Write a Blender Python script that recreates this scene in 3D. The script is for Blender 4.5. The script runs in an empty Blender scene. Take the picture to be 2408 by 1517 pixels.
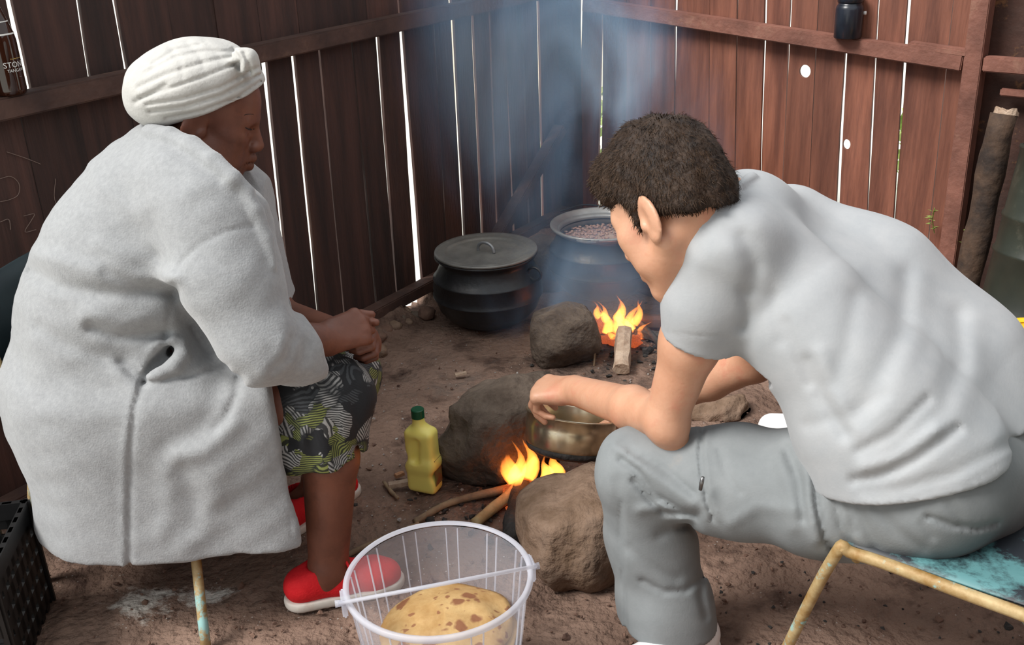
import bpy, bmesh, math, random
import numpy as np
from mathutils import Vector, Matrix

sc = bpy.context.scene
# ---------------------------------------------------------------- camera
F_PX, CX, CY = 2450.0, 1204.0, 758.5          # photograph taken as 2408 x 1517
PITCH, ROLL = math.radians(23.5), math.radians(2.6)
CAM = np.array([0.0, 0.0, 1.5])
_fw = np.array([0, math.cos(PITCH), -math.sin(PITCH)])
_u0 = np.array([0, math.sin(PITCH), math.cos(PITCH)])
_r0 = np.array([1.0, 0, 0])
_R = math.cos(ROLL) * _r0 - math.sin(ROLL) * _u0
_U = math.sin(ROLL) * _r0 + math.cos(ROLL) * _u0
cam_d = bpy.data.cameras.new('camera'); cam = bpy.data.objects.new('camera', cam_d)
sc.collection.objects.link(cam); sc.camera = cam
cam_d.sensor_fit = 'HORIZONTAL'; cam_d.sensor_width = 36.0
cam_d.lens = 36.0 * F_PX / 2408.0
cam_d.clip_start = 0.05; cam_d.clip_end = 200
cam.matrix_world = Matrix(((_R[0], _U[0], -_fw[0], CAM[0]), (_R[1], _U[1], -_fw[1], CAM[1]),
                           (_R[2], _U[2], -_fw[2], CAM[2]), (0, 0, 0, 1)))
# ---------------------------------------------------------------- sky, sun, exposure
world = bpy.data.worlds.new('overcast_sky'); sc.world = world
world.use_nodes = True
_bg = world.node_tree.nodes['Background']
_bg.inputs['Color'].default_value = (0.93, 0.97, 1.0, 1)
_bg.inputs['Strength'].default_value = 0.52
sun_d = bpy.data.lights.new('sun', 'SUN'); sun = bpy.data.objects.new('sun', sun_d)
sc.collection.objects.link(sun)
sun_d.energy = 2.3; sun_d.angle = math.radians(24); sun_d.color = (1.0, 0.97, 0.93)
_sd = Vector((0.60, 0.24, -0.76))               # the hazy sun stands on the left, a little behind the viewer
sun.rotation_euler = _sd.to_track_quat('-Z', 'Y').to_euler()
sc.view_settings.view_transform = 'Standard'; sc.view_settings.look = 'None'
sc.view_settings.gamma = 1.0; sc.view_settings.use_curve_mapping = False
sc.view_settings.exposure = 1.0
try:
    sc.cycles.max_bounces = 7; sc.cycles.diffuse_bounces = 3; sc.cycles.volume_bounces = 1
    sc.cycles.transparent_max_bounces = 16; sc.cycles.transmission_bounces = 6
    sc.cycles.use_denoising = True; sc.cycles.use_adaptive_sampling = True; sc.cycles.adaptive_threshold = 0.015; sc.cycles.caustics_reflective = False; sc.cycles.caustics_refractive = False
    sc.cycles.volume_step_rate = 2.0; sc.cycles.volume_max_steps = 64
except Exception:
    pass

# ---------------------------------------------------------------- helpers: pixels to places
def ray(x, y): return _fw + _R * ((x - CX) / F_PX) - _U * ((y - CY) / F_PX)
def at_z(x, y, z):
    r = ray(x, y); return CAM + r * ((z - CAM[2]) / r[2])
def at_y(x, y, Y):
    r = ray(x, y); return CAM + r * (Y / r[1])
def on_plane(x, y, o, n):
    r = ray(x, y); return CAM + r * (np.dot(o - CAM, n) / np.dot(r, n))
def to_px(P):
    v = P - CAM.astype(P.dtype)
    d = v @ _fw.astype(P.dtype)
    return CX + F_PX * (v @ _R.astype(P.dtype)) / d, CY - F_PX * (v @ _U.astype(P.dtype)) / d, d
A = lambda *a: np.array(a, float)
def unit(v): v = np.asarray(v, float); return v / np.linalg.norm(v)
rng = random.Random(7)
nrng = np.random.default_rng(11)

# ---------------------------------------------------------------- helpers: materials
def mat(name, c1, c2=None, scale=8.0, rough=0.7, bump=0.0, bscale=60.0, metal=0.0, stretch=None, c3=None,
        s3=3.0, t3=(0.5, 0.65), sheen=0.0, random_tint=0.0, spec=0.5, detail=6.0, lo=0.35, hi=0.65, sss=0.0, bdist=0.01):
    m = bpy.data.materials.new(name); m.use_nodes = True
    nt = m.node_tree; N = nt.nodes; L = nt.links
    bs = N['Principled BSDF']
    bs.inputs['Roughness'].default_value = rough; bs.inputs['Metallic'].default_value = metal
    bs.inputs['Specular IOR Level'].default_value = spec
    if sheen: bs.inputs['Sheen Weight'].default_value = sheen
    if sss:
        bs.inputs['Subsurface Weight'].default_value = sss
        bs.inputs['Subsurface Radius'].default_value = (0.02, 0.008, 0.004); bs.inputs['Subsurface Scale'].default_value = 0.5
    tc = N.new('ShaderNodeTexCoord'); mp = N.new('ShaderNodeMapping')
    L.new(tc.outputs['Object'], mp.inputs['Vector'])
    if stretch: mp.inputs['Scale'].default_value = stretch
    if random_tint:
        oi = N.new('ShaderNodeObjectInfo'); va = N.new('ShaderNodeVectorMath'); va.operation = 'SCALE'
        L.new(oi.outputs['Random'], va.inputs['Scale']); va.inputs[0].default_value = (31, 17, 23)
        L.new(va.outputs['Vector'], mp.inputs['Location'])
    col = None
    if c2 is not None:
        nz = N.new('ShaderNodeTexNoise'); nz.inputs['Scale'].default_value = scale; nz.inputs['Detail'].default_value = detail
        nz.inputs['Roughness'].default_value = 0.65
        L.new(mp.outputs['Vector'], nz.inputs['Vector'])
        cr = N.new('ShaderNodeValToRGB')
        cr.color_ramp.elements[0].position = lo; cr.color_ramp.elements[1].position = hi
        cr.color_ramp.elements[0].color = (*c1, 1); cr.color_ramp.elements[1].color = (*c2, 1)
        L.new(nz.outputs['Fac'], cr.inputs['Fac']); col = cr.outputs['Color']
        if c3 is not None:
            n3 = N.new('ShaderNodeTexNoise'); n3.inputs['Scale'].default_value = s3; n3.inputs['Detail'].default_value = 7
            n3.inputs['Roughness'].default_value = 0.7
            L.new(mp.outputs['Vector'], n3.inputs['Vector'])
            r3 = N.new('ShaderNodeMapRange'); r3.inputs['From Min'].default_value = t3[0]; r3.inputs['From Max'].default_value = t3[1]
            L.new(n3.outputs['Fac'], r3.inputs['Value'])
            mx = N.new('ShaderNodeMix'); mx.data_type = 'RGBA'
            L.new(r3.outputs['Result'], mx.inputs['Factor']); L.new(col, mx.inputs['A']); mx.inputs['B'].default_value = (*c3, 1)
            col = mx.outputs['Result']
    if random_tint:
        if col is None:
            rg = N.new('ShaderNodeRGB'); rg.outputs[0].default_value = (*c1, 1); col = rg.outputs[0]
        hs = N.new('ShaderNodeHueSaturation'); oi2 = N.new('ShaderNodeObjectInfo')
        mr = N.new('ShaderNodeMapRange'); mr.inputs['To Min'].default_value = 1 - random_tint; mr.inputs['To Max'].default_value = 1 + random_tint
        L.new(oi2.outputs['Random'], mr.inputs['Value']); L.new(mr.outputs['Result'], hs.inputs['Value'])
        L.new(col, hs.inputs['Color']); col = hs.outputs['Color']
    if col is not None: L.new(col, bs.inputs['Base Color'])
    else: bs.inputs['Base Color'].default_value = (*c1, 1)
    if bump:
        nb = N.new('ShaderNodeTexNoise'); nb.inputs['Scale'].default_value = bscale; nb.inputs['Detail'].default_value = 5
        L.new(mp.outputs['Vector'], nb.inputs['Vector'])
        bp = N.new('ShaderNodeBump'); bp.inputs['Strength'].default_value = bump; bp.inputs['Distance'].default_value = bdist
        L.new(nb.outputs['Fac'], bp.inputs['Height']); L.new(bp.outputs['Normal'], bs.inputs['Normal'])
    return m
def nodes(m): return m.node_tree.nodes, m.node_tree.links, m.node_tree.nodes['Principled BSDF']

# ---------------------------------------------------------------- helpers: objects
COL = sc.collection
def obj(name, me, material=None, parent=None, loc=None, rot=None, smooth=False):
    if isinstance(me, bmesh.types.BMesh):
        bm = me; me = bpy.data.meshes.new(name); bmesh.ops.recalc_face_normals(bm, faces=bm.faces); bm.to_mesh(me); bm.free()
    o = bpy.data.objects.new(name, me); COL.objects.link(o)
    if material is not None and not me.materials: me.materials.append(material)
    if smooth: me.polygons.foreach_set('use_smooth', [True] * len(me.polygons))
    if loc is not None: o.location = loc
    if rot is not None: o.rotation_euler = rot
    if parent is not None: o.parent = parent
    return o
def tag(o, label, cat, group=None):
    o['label'] = label; o['category'] = cat
    if group: o['group'] = group
    return o
def thing(name, label, cat, loc=(0, 0, 0), group=None, rot=(0, 0, 0)):
    o = bpy.data.objects.new(name, None); COL.objects.link(o); o.location = loc; o.rotation_euler = rot
    o.empty_display_size = 0.05
    return tag(o, label, cat, group)
def structure(o): o['kind'] = 'structure'; return o
def empty_structure(name, loc=(0, 0, 0)):
    o = bpy.data.objects.new(name, None); COL.objects.link(o); o.location = loc; o.empty_display_size = 0.05
    o['kind'] = 'structure'; return o
def mesh(name, V, Fs):
    me = bpy.data.meshes.new(name); me.from_pydata([tuple(map(float, v)) for v in V], [], Fs); me.update(); return me
def bm_box(bm, c, ax, ay, az, bevel=0.0):
    """box with centre c and half-axis vectors ax, ay, az"""
    c, ax, ay, az = map(lambda q: np.asarray(q, float), (c, ax, ay, az))
    vs = [bm.verts.new(c + sx * ax + sy * ay + sz * az) for sx in (-1, 1) for sy in (-1, 1) for sz in (-1, 1)]
    f = [(0, 1, 3, 2), (4, 6, 7, 5), (0, 4, 5, 1), (2, 3, 7, 6), (0, 2, 6, 4), (1, 5, 7, 3)]
    fs = [bm.faces.new([vs[i] for i in q]) for q in f]
    if bevel:
        es = list({e for q in fs for e in q.edges})
        bmesh.ops.bevel(bm, geom=es, offset=bevel, segments=2, affect='EDGES')
    return bm
def box(c, ax, ay, az, bevel=0.0):
    bm = bmesh.new(); return bm_box(bm, c, ax, ay, az, bevel)
def frame_of(d):
    d = unit(d); a = A(0, 0, 1) if abs(d[2]) < 0.9 else A(1, 0, 0)
    u = unit(np.cross(a, d)); return u, np.cross(d, u)
def bm_tube(bm, pts, radii, n=10, cap=True, jitter=0.0, closed=False):
    pts = [np.asarray(p, float) for p in pts]; m = len(pts)
    if not hasattr(radii, '__len__'): radii = [radii] * m
    rings = []; u = None
    for i, p in enumerate(pts):
        if closed: d = pts[(i + 1) % m] - pts[i - 1]
        else: d = pts[min(i + 1, m - 1)] - pts[max(i - 1, 0)]
        d = unit(d)
        if u is None: u, v = frame_of(d)
        else: u = unit(u - d * (u @ d)); v = np.cross(d, u)
        rings.append([bm.verts.new(p + (u * math.cos(2 * math.pi * k / n) + v * math.sin(2 * math.pi * k / n)) *
                                   radii[i] * (1 + jitter * rng.uniform(-1, 1))) for k in range(n)])
    for i in range(m if closed else m - 1):
        a, b = rings[i], rings[(i + 1) % m]
        for k in range(n): bm.faces.new((a[k], a[(k + 1) % n], b[(k + 1) % n], b[k]))
    if cap and not closed:
        bm.faces.new(rings[0][::-1]); bm.faces.new(rings[-1])
    return bm
def tube(pts, radii, n=10, cap=True, jitter=0.0, closed=False): return bm_tube(bmesh.new(), pts, radii, n, cap, jitter, closed)
def smooth_path(pts, n=8):
    """Catmull-Rom through pts"""
    P = [np.asarray(p, float) for p in pts]; P = [2 * P[0] - P[1]] + P + [2 * P[-1] - P[-2]]
    out = []
    for i in range(1, len(P) - 2):
        for k in range(n):
            t = k / n
            out.append(0.5 * (2 * P[i] + (P[i + 1] - P[i - 1]) * t + (2 * P[i - 1] - 5 * P[i] + 4 * P[i + 1] - P[i + 2]) * t * t
                              + (3 * P[i] - P[i - 1] - 3 * P[i + 1] + P[i + 2]) * t ** 3))
    out.append(P[-2]); return out
def bm_lathe(bm, prof, n=48, close=False):
    """prof: list of (r, z); r = 0 makes a pole"""
    rings = []
    for r, z in prof:
        if r < 1e-6: rings.append([bm.verts.new((0, 0, z))])
        else: rings.append([bm.verts.new((r * math.cos(2 * math.pi * k / n), r * math.sin(2 * math.pi * k / n), z)) for k in range(n)])
    for a, b in zip(rings[:-1], rings[1:]):
        for k in range(n):
            k2 = (k + 1) % n
            if len(a) == 1 and len(b) == 1: continue
            if len(a) == 1: bm.faces.new((a[0], b[k], b[k2]))
            elif len(b) == 1: bm.faces.new((a[k], a[k2], b[0]))
            else: bm.faces.new((a[k], a[k2], b[k2], b[k]))
    return bm
def lathe(prof, n=48): return bm_lathe(bmesh.new(), prof, n)

# ---------------------------------------------------------------- helpers: solid modelling by distance fields
def cone(a, b, ra, rb, flat=None):
    """round cone from a to b; flat = (axis, factor>1) squeezes it along the axis"""
    a = np.asarray(a, np.float32); b = np.asarray(b, np.float32)
    if flat is not None:
        ax = unit(flat[0]).astype(np.float32); fk = np.float32(flat[1] - 1)
        sq = lambda q: q + np.outer(q @ ax, ax) * fk if q.ndim == 2 else q + ax * (q @ ax) * fk
        a2, b2 = sq(a), sq(b)
    else: sq = None; a2, b2 = a, b
    ab = b2 - a2; L2 = np.float32(max(ab @ ab, 1e-9))
    ra = np.float32(ra); rb = np.float32(rb)
    def f(P):
        if sq is not None: P = sq(P)
        pa = P - a2
        t = np.clip((pa @ ab) / L2, 0, 1)
        q = pa - t[:, None] * ab
        return np.sqrt(np.einsum('ij,ij->i', q, q)) - (ra + (rb - ra) * t)
    return f
def chain(pts, radii, flat=None):
    return [cone(pts[i], pts[i + 1], radii[i], radii[i + 1], flat) for i in range(len(pts) - 1)]
def ellipsoid(c, axes, rad):
    c = np.asarray(c, np.float32); M = np.array([unit(q) for q in axes], np.float32); r = np.asarray(rad, np.float32); rm = r.min()
    def f(P):
        q = ((P - c) @ M.T) / r
        k0 = np.sqrt(np.einsum('ij,ij->i', q, q)); g = q / r
        k1 = np.sqrt(np.einsum('ij,ij->i', g, g)) + 1e-6
        return k0 * (k0 - 1) / k1
    return f
def rbox(c, axes, half, r):
    c = np.asarray(c, np.float32); M = np.array([unit(q) for q in axes], np.float32); h = np.asarray(half, np.float32) - r
    def f(P):
        q = np.abs((P - c) @ M.T) - h
        return np.sqrt((np.maximum(q, 0) ** 2).sum(1)) + np.minimum(q.max(1), 0) - r
    return f
def halfspace(o, n):
    """keeps the side opposite to n"""
    n = unit(n).astype(np.float32); o = np.asarray(o, np.float32)
    return lambda P: (P - o) @ n
def smin(a, b, k):
    if k <= 0: return np.minimum(a, b)
    h = np.maximum(k - np.abs(a - b), 0) / k
    return np.minimum(a, b) - h * h * k * 0.25
def px_groove(poly, width, depth, ymax=9.0, side=None):
    """fold or seam: sinks (depth > 0) or raises the surface along a line given by pixels, on the side with Y < ymax"""
    poly = np.asarray(poly, np.float32)
    lo = poly.min(0); hi = poly.max(0)
    def f(P):
        x, y, d = to_px(P); s = d / F_PX
        best = np.full(len(P), 9.0, np.float32)
        q = np.stack([x, y], 1)
        for i in range(len(poly) - 1):
            a, b = poly[i], poly[i + 1]; ab = b - a
            t = np.clip(((q - a) @ ab) / (ab @ ab), 0, 1)
            e = q - a - t[:, None] * ab
            best = np.minimum(best, np.sqrt(np.einsum('ij,ij->i', e, e)) * s)
        w = np.exp(-(best / width) ** 2) * depth
        w[P[:, 1] > ymax] = 0
        return w
    f.px = (lo - 140, hi + 140)
    return f
def wobble(amp, freq, seed, n=6, axis=None):
    g = np.random.default_rng(seed); K = g.normal(size=(n, 3)); K /= np.linalg.norm(K, axis=1)[:, None]
    if axis is not None: K -= np.outer(K @ unit(axis), unit(axis)) * 0.85
    K = (K * freq * g.uniform(0.6, 1.7, size=(n, 1)) * 2 * math.pi).astype(np.float32); ph = g.uniform(0, 6.3, n).astype(np.float32)
    return lambda P: (np.sin(P @ K.T + ph).sum(1) * (amp / math.sqrt(n))).astype(np.float32)
CORN = np.array([(i, j, k) for i in (0, 1) for j in (0, 1) for k in (0, 1)])
def sdf_mesh(name, prog, lo, hi, h, B=16):
    """prog: list of (op, f, k): u union, s subtract, i intersect, d displace. Surface nets over sparse blocks."""
    lo = np.asarray(lo, float); hi = np.asarray(hi, float)
    nb = np.ceil((hi - lo) / (h * B)).astype(int)
    ids = np.stack(np.meshgrid(*[np.arange(q) for q in nb], indexing='ij'), -1).reshape(-1, 3)
    cen = (lo + (ids + 0.5) * h * B).astype(np.float32); hd = h * B * 0.87 * 1.25
    dc = {}
    dmin = np.full(len(ids), 9.0, np.float32); draw = dmin.copy(); sub = np.full(len(ids), 9.0, np.float32)
    for i, (op, f, k) in enumerate(prog):
        if op in 'us': dc[i] = f(cen)
        if op == 'u': dmin = np.minimum(dmin, dc[i] - k * 0.6); draw = np.minimum(draw, dc[i])
        if op == 's': sub = np.minimum(sub, dc[i])
        if op == 'i': sub = np.minimum(sub, np.abs(f(cen)))
    disp = sum(0.03 for q in prog if q[0] == 'd'); disp = min(disp, 0.04)
    keep = (dmin < hd + disp + 0.02) & ((draw > -hd - disp - 0.02) | (sub < hd + 0.03))
    KM = 2.2 * max(q[2] for q in prog)
    loc = np.stack(np.meshgrid(*[np.arange(B + 1)] * 3, indexing='ij'), -1).reshape(-1, 3)
    dims = nb * B + 2
    CIDX = [(a * (B + 1) + b) * (B + 1) + c for a in (0, B) for b in (0, B) for c in (0, B)]
    key = lambda c: (c[:, 0] * dims[1] + c[:, 1]) * dims[2] + c[:, 2]
    KV, VV, QQ = [], [], []
    for bi in np.nonzero(keep)[0]:
        gi = ids[bi] * B
        P = (lo + (gi + loc) * h).astype(np.float32)
        d = np.full(len(P), 0.5, np.float32)
        pxr = None
        for i, (op, f, k) in enumerate(prog):
            if op == 'u':
                if dc[i][bi] > hd + KM + 3 * h + disp: continue
                d = smin(d, f(P), k)
            elif op == 's':
                if dc[i][bi] > hd + 2 * k + 3 * h + disp: continue
                d = -smin(-d, f(P), k)
            elif op == 'i': d = -smin(-d, -f(P), k)
            else:
                if hasattr(f, 'px'):
                    if pxr is None:
                        x, y, _ = to_px(P[CIDX]); pxr = (np.array([x.min(), y.min()]), np.array([x.max(), y.max()]))
                    if (pxr[0] > f.px[1]).any() or (pxr[1] < f.px[0]).any(): continue
                d = d + f(P)
        d = d.reshape(B + 1, B + 1, B + 1)
        s = d < 0
        if s.all() or not s.any(): continue
        cs = np.zeros((B, B, B), int)
        for c in CORN: cs += s[c[0]:c[0] + B, c[1]:c[1] + B, c[2]:c[2] + B]
        cells = np.stack(np.nonzero((cs > 0) & (cs < 8)), -1)
        acc = np.zeros((len(cells), 3)); cnt = np.zeros(len(cells))
        for a in range(8):
            for ax in range(3):
                ca = CORN[a]
                if ca[ax]: continue
                cb = ca.copy(); cb[ax] = 1
                pa = cells + ca; pb = cells + cb
                da = d[pa[:, 0], pa[:, 1], pa[:, 2]]; db = d[pb[:, 0], pb[:, 1], pb[:, 2]]
                m = (da < 0) != (db < 0)
                t = np.where(m, da / (da - db + 1e-12), 0)
                q = ca + np.outer(t, (cb - ca)); acc[m] += q[m]; cnt[m] += 1
        VV.append(lo + (gi + cells + acc / cnt[:, None]) * h); KV.append(key(cells + gi))
        for ax in range(3):
            sl0 = [slice(0, B)] * 3; sl1 = [slice(0, B)] * 3; sl1[ax] = slice(1, B + 1)
            e0 = s[tuple(sl0)]; e1 = s[tuple(sl1)]
            for flip, mm in ((0, e0 & ~e1), (1, ~e0 & e1)):
                c = np.stack(np.nonzero(mm), -1) + gi
                if not len(c): continue
                u, v = [q for q in range(3) if q != ax]
                if ax == 1: u, v = v, u
                du = np.zeros(3, int); du[u] = 1; dv = np.zeros(3, int); dv[v] = 1
                q = np.stack([key(c - du - dv), key(c - dv), key(c), key(c - du)], 1)
                QQ.append(q[:, ::-1] if flip else q)
    K = np.concatenate(KV); V = np.concatenate(VV); Q = np.concatenate(QQ)
    K, first = np.unique(K, return_index=True); V = V[first]
    idx = np.searchsorted(K, Q); idx = np.clip(idx, 0, len(K) - 1)
    ok = (K[idx] == Q).all(1); idx = idx[ok]
    me = bpy.data.meshes.new(name)
    me.vertices.add(len(V)); me.vertices.foreach_set('co', V.astype(np.float32).ravel())
    me.loops.add(idx.size); me.loops.foreach_set('vertex_index', idx.astype(np.int32).ravel())
    me.polygons.add(len(idx)); me.polygons.foreach_set('loop_start', np.arange(0, idx.size, 4, dtype=np.int32))
    me.polygons.foreach_set('use_smooth', np.ones(len(idx), bool))
    me.update(calc_edges=True); me.validate()
    return me
def hit(prog, x, y, t0=1.2, t1=3.2):
    """where the ray of a pixel first meets a solid"""
    t = np.linspace(t0, t1, 900); P = (CAM + np.outer(t, ray(x, y))).astype(np.float32); d = np.full(len(P), .5, np.float32)
    for op, f, k in prog:
        if op == 'u': d = smin(d, f(P), k)
        elif op == 's': d = -smin(-d, f(P), k)
        elif op == 'i': d = -smin(-d, -f(P), k)
        else: d = d + f(P)
    i = np.nonzero(d < 0)[0]
    return P[i[0] if len(i) else len(P) // 2].astype(float)
def U(fs, k=0.02): return [('u', f, k) for f in (fs if isinstance(fs, list) else [fs])]
def S(f, k=0.0): return [('s', f, k)]
def I(f, k=0.0): return [('i', f, k)]
def Dp(f): return [('d', f, 0)]
# ================================================================ the setting
M_WOODL = mat('sooty_shaded_plank_wood', (0.030, 0.015, 0.012), (0.080, 0.034, 0.025), scale=5, rough=0.75, bump=0.35, bscale=30,
              stretch=(4, 4, 0.35), c3=(0.13, 0.057, 0.038), s3=1.6, t3=(0.56, 0.75), random_tint=0.3)  # soot plus the weaker light on the left wall, both in the colour
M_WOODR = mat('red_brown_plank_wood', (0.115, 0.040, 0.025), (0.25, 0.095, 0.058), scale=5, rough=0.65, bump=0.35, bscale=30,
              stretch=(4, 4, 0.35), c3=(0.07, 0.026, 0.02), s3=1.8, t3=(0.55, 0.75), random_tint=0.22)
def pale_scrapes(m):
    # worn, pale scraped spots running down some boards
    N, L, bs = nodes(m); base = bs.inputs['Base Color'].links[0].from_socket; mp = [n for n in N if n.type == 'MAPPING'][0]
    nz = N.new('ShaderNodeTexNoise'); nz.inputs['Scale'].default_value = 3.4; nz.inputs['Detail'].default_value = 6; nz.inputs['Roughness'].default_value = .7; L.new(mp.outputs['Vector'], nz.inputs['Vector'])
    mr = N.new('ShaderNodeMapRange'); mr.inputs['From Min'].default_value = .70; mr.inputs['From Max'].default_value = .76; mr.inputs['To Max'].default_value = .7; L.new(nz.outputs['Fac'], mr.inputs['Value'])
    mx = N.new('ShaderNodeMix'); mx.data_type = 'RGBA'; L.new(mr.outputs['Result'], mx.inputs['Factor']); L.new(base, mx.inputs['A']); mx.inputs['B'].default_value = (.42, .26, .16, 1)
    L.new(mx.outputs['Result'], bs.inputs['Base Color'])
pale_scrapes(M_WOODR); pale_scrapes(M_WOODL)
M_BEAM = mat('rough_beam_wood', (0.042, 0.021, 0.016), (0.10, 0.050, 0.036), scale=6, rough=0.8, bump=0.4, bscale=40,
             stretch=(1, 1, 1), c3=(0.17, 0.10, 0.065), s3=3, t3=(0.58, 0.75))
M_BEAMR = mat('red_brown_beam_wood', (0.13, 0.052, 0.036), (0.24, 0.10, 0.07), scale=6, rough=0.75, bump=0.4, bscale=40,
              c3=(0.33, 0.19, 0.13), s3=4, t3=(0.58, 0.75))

def soil_material():
    m = mat('trodden_soil', (0.12, 0.074, 0.055), (0.30, 0.20, 0.152), scale=2.2, rough=0.95, bump=1.0, bscale=45, bdist=0.02,
            c3=(0.055, 0.032, 0.025), s3=5.0, t3=(0.52, 0.68), spec=0.15, lo=0.3, hi=0.7)
    N, L, bs = nodes(m)
    base = bs.inputs['Base Color'].links[0].from_socket
    tc = N.new('ShaderNodeTexCoord')
    # flour spilled by the woman's chair
    def patch(base, cx, cy, rx, ry, col, sc_, lo, hi, amt):
        mp = N.new('ShaderNodeMapping'); mp.vector_type = 'TEXTURE'
        mp.inputs['Location'].default_value = (cx, cy, 0); mp.inputs['Scale'].default_value = (rx, ry, 1)
        L.new(tc.outputs['Object'], mp.inputs['Vector'])
        ln = N.new('ShaderNodeVectorMath'); ln.operation = 'LENGTH'; L.new(mp.outputs['Vector'], ln.inputs[0])
        nz = N.new('ShaderNodeTexNoise'); nz.inputs['Scale'].default_value = sc_; nz.inputs['Detail'].default_value = 8; nz.inputs['Roughness'].default_value = 0.75
        L.new(tc.outputs['Object'], nz.inputs['Vector'])
        ma = N.new('ShaderNodeMath'); ma.operation = 'MULTIPLY_ADD'
        L.new(ln.outputs['Value'], ma.inputs[0]); ma.inputs[1].default_value = -0.28; L.new(nz.outputs['Fac'], ma.inputs[2])
        mr = N.new('ShaderNodeMapRange'); mr.inputs['From Min'].default_value = lo; mr.inputs['From Max'].default_value = hi
        mr.inputs['To Max'].default_value = amt
        L.new(ma.outputs['Value'], mr.inputs['Value'])
        mx = N.new('ShaderNodeMix'); mx.data_type = 'RGBA'
        L.new(mr.outputs['Result'], mx.inputs['Factor']); L.new(base, mx.inputs['A']); mx.inputs['B'].default_value = (*col, 1)
        return mx.outputs['Result']
    f1 = at_z(330, 1420, 0); f2 = at_z(480, 1395, 0)
    base = patch(base, f1[0], f1[1], 0.12, 0.085, (0.66, 0.62, 0.56), 14, 0.30, 0.45, 0.9)
    base = patch(base, f2[0], f2[1], 0.13, 0.045, (0.66, 0.62, 0.56), 14, 0.30, 0.43, 0.9)
    # ash and soot round the two hearths, pale ash dust further out
    for px, py, r, c, lo in ((1420, 830, 0.35, (0.03, 0.028, 0.028), 0.28), (1250, 1150, 0.26, (0.03, 0.027, 0.025), 0.30),
                             (1080, 900, 0.45, (0.16, 0.125, 0.105), 0.42), (760, 1130, 0.2, (0.16, 0.10, 0.07), 0.4)):
        p = at_z(px, py, 0)
        base = patch(base, p[0], p[1], r, r, c, 9, lo, lo + 0.22, 0.85)
    # scattered pale specks
    vo = N.new('ShaderNodeTexVoronoi'); vo.inputs['Scale'].default_value = 70; L.new(tc.outputs['Object'], vo.inputs['Vector'])
    mr = N.new('ShaderNodeMapRange'); mr.inputs['From Min'].default_value = 0.16; mr.inputs['From Max'].default_value = 0.10
    L.new(vo.outputs['Distance'], mr.inputs['Value'])
    n2 = N.new('ShaderNodeTexNoise'); n2.inputs['Scale'].default_value = 6; L.new(tc.outputs['Object'], n2.inputs['Vector'])
    m2 = N.new('ShaderNodeMapRange'); m2.inputs['From Min'].default_value = 0.55; m2.inputs['From Max'].default_value = 0.62; L.new(n2.outputs['Fac'], m2.inputs['Value'])
    mu = N.new('ShaderNodeMath'); mu.operation = 'MULTIPLY'; L.new(mr.outputs['Result'], mu.inputs[0]); L.new(m2.outputs['Result'], mu.inputs[1])
    mx = N.new('ShaderNodeMix'); mx.data_type = 'RGBA'; L.new(mu.outputs['Value'], mx.inputs['Factor']); L.new(base, mx.inputs['A'])
    mx.inputs['B'].default_value = (0.42, 0.38, 0.34, 1)
    L.new(mx.outputs['Result'], bs.inputs['Base Color'])
    return m
M_SOIL = soil_material()

def vnoise(x, y, seed):
    g = np.random.default_rng(seed); out = 0
    for k in range(7):
        a = g.uniform(0, 6.28); f = 2 * math.pi * (1.3 ** k) * 0.55
        out = out + np.sin((x * math.cos(a) + y * math.sin(a)) * f * 2.2 + g.uniform(0, 6)) / (1.22 ** k)
    return out / 3.0
def lumps(x, y, seed, cell):
    """small uneven bumps: hashed value noise"""
    gx = np.floor(x / cell).astype(int); gy = np.floor(y / cell).astype(int); fx = x / cell - gx; fy = y / cell - gy
    hsh = lambda i, j: np.modf(np.abs(np.sin(i * 127.1 + j * 311.7 + seed) * 43758.5453))[0]
    fx = fx * fx * (3 - 2 * fx); fy = fy * fy * (3 - 2 * fy)
    return (hsh(gx, gy) * (1 - fx) + hsh(gx + 1, gy) * fx) * (1 - fy) + (hsh(gx, gy + 1) * (1 - fx) + hsh(gx + 1, gy + 1) * fx) * fy - 0.5
xs = np.arange(-2.4, 2.6, 0.02); ys = np.arange(0.5, 5.2, 0.02)
gx, gy = np.meshgrid(xs, ys)
gz = 0.004 * vnoise(gx, gy, 3) + 0.014 * lumps(gx, gy, 1, 0.09) + 0.008 * lumps(gx, gy, 5, 0.035) - 0.004
_wd = A(math.sin(math.radians(34.7)), math.cos(math.radians(34.7))); _wo = at_z(975, 682, 0.09)
_dist = (gx - _wo[0]) * _wd[1] - (gy - _wo[1]) * _wd[0]; _s = (gx - _wo[0]) * _wd[0] + (gy - _wo[1]) * _wd[1]
_open = np.clip(1 - np.abs(_s - .03) / .11, 0, 1)                # earth banked against the sill, washed out at one spot
gz = gz + .060 * np.clip(1 - np.maximum(_dist, 0) / .10, 0, 1) ** 1.5 * (1 - np.clip(_open * 2.5, 0, 1))
nx, ny = len(xs), len(ys)
fl = bpy.data.meshes.new('floor')
co = np.stack([gx, gy, gz], -1).reshape(-1, 3)
ii = (np.arange(ny - 1)[:, None] * nx + np.arange(nx - 1)[None]).ravel()
_YL = math.radians(34.7); _nl = A(math.cos(_YL), -math.sin(_YL), 0); _ol = at_z(975, 682, 0.09)
_cr = on_plane(1350, 480, _ol, _nl); _nr = A(-math.cos(math.radians(48)), -math.sin(math.radians(48)), 0)
inside = ((co - _ol) @ _nl > -0.09) & (((co - _cr) @ _nr > -0.09))
fq = np.stack([ii, ii + 1, ii + nx + 1, ii + nx], 1); fq = fq[inside[fq].all(1)]
fl.from_pydata(co.tolist(), [], fq.tolist())
floor = structure(obj('floor', fl, M_SOIL, smooth=True))
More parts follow.
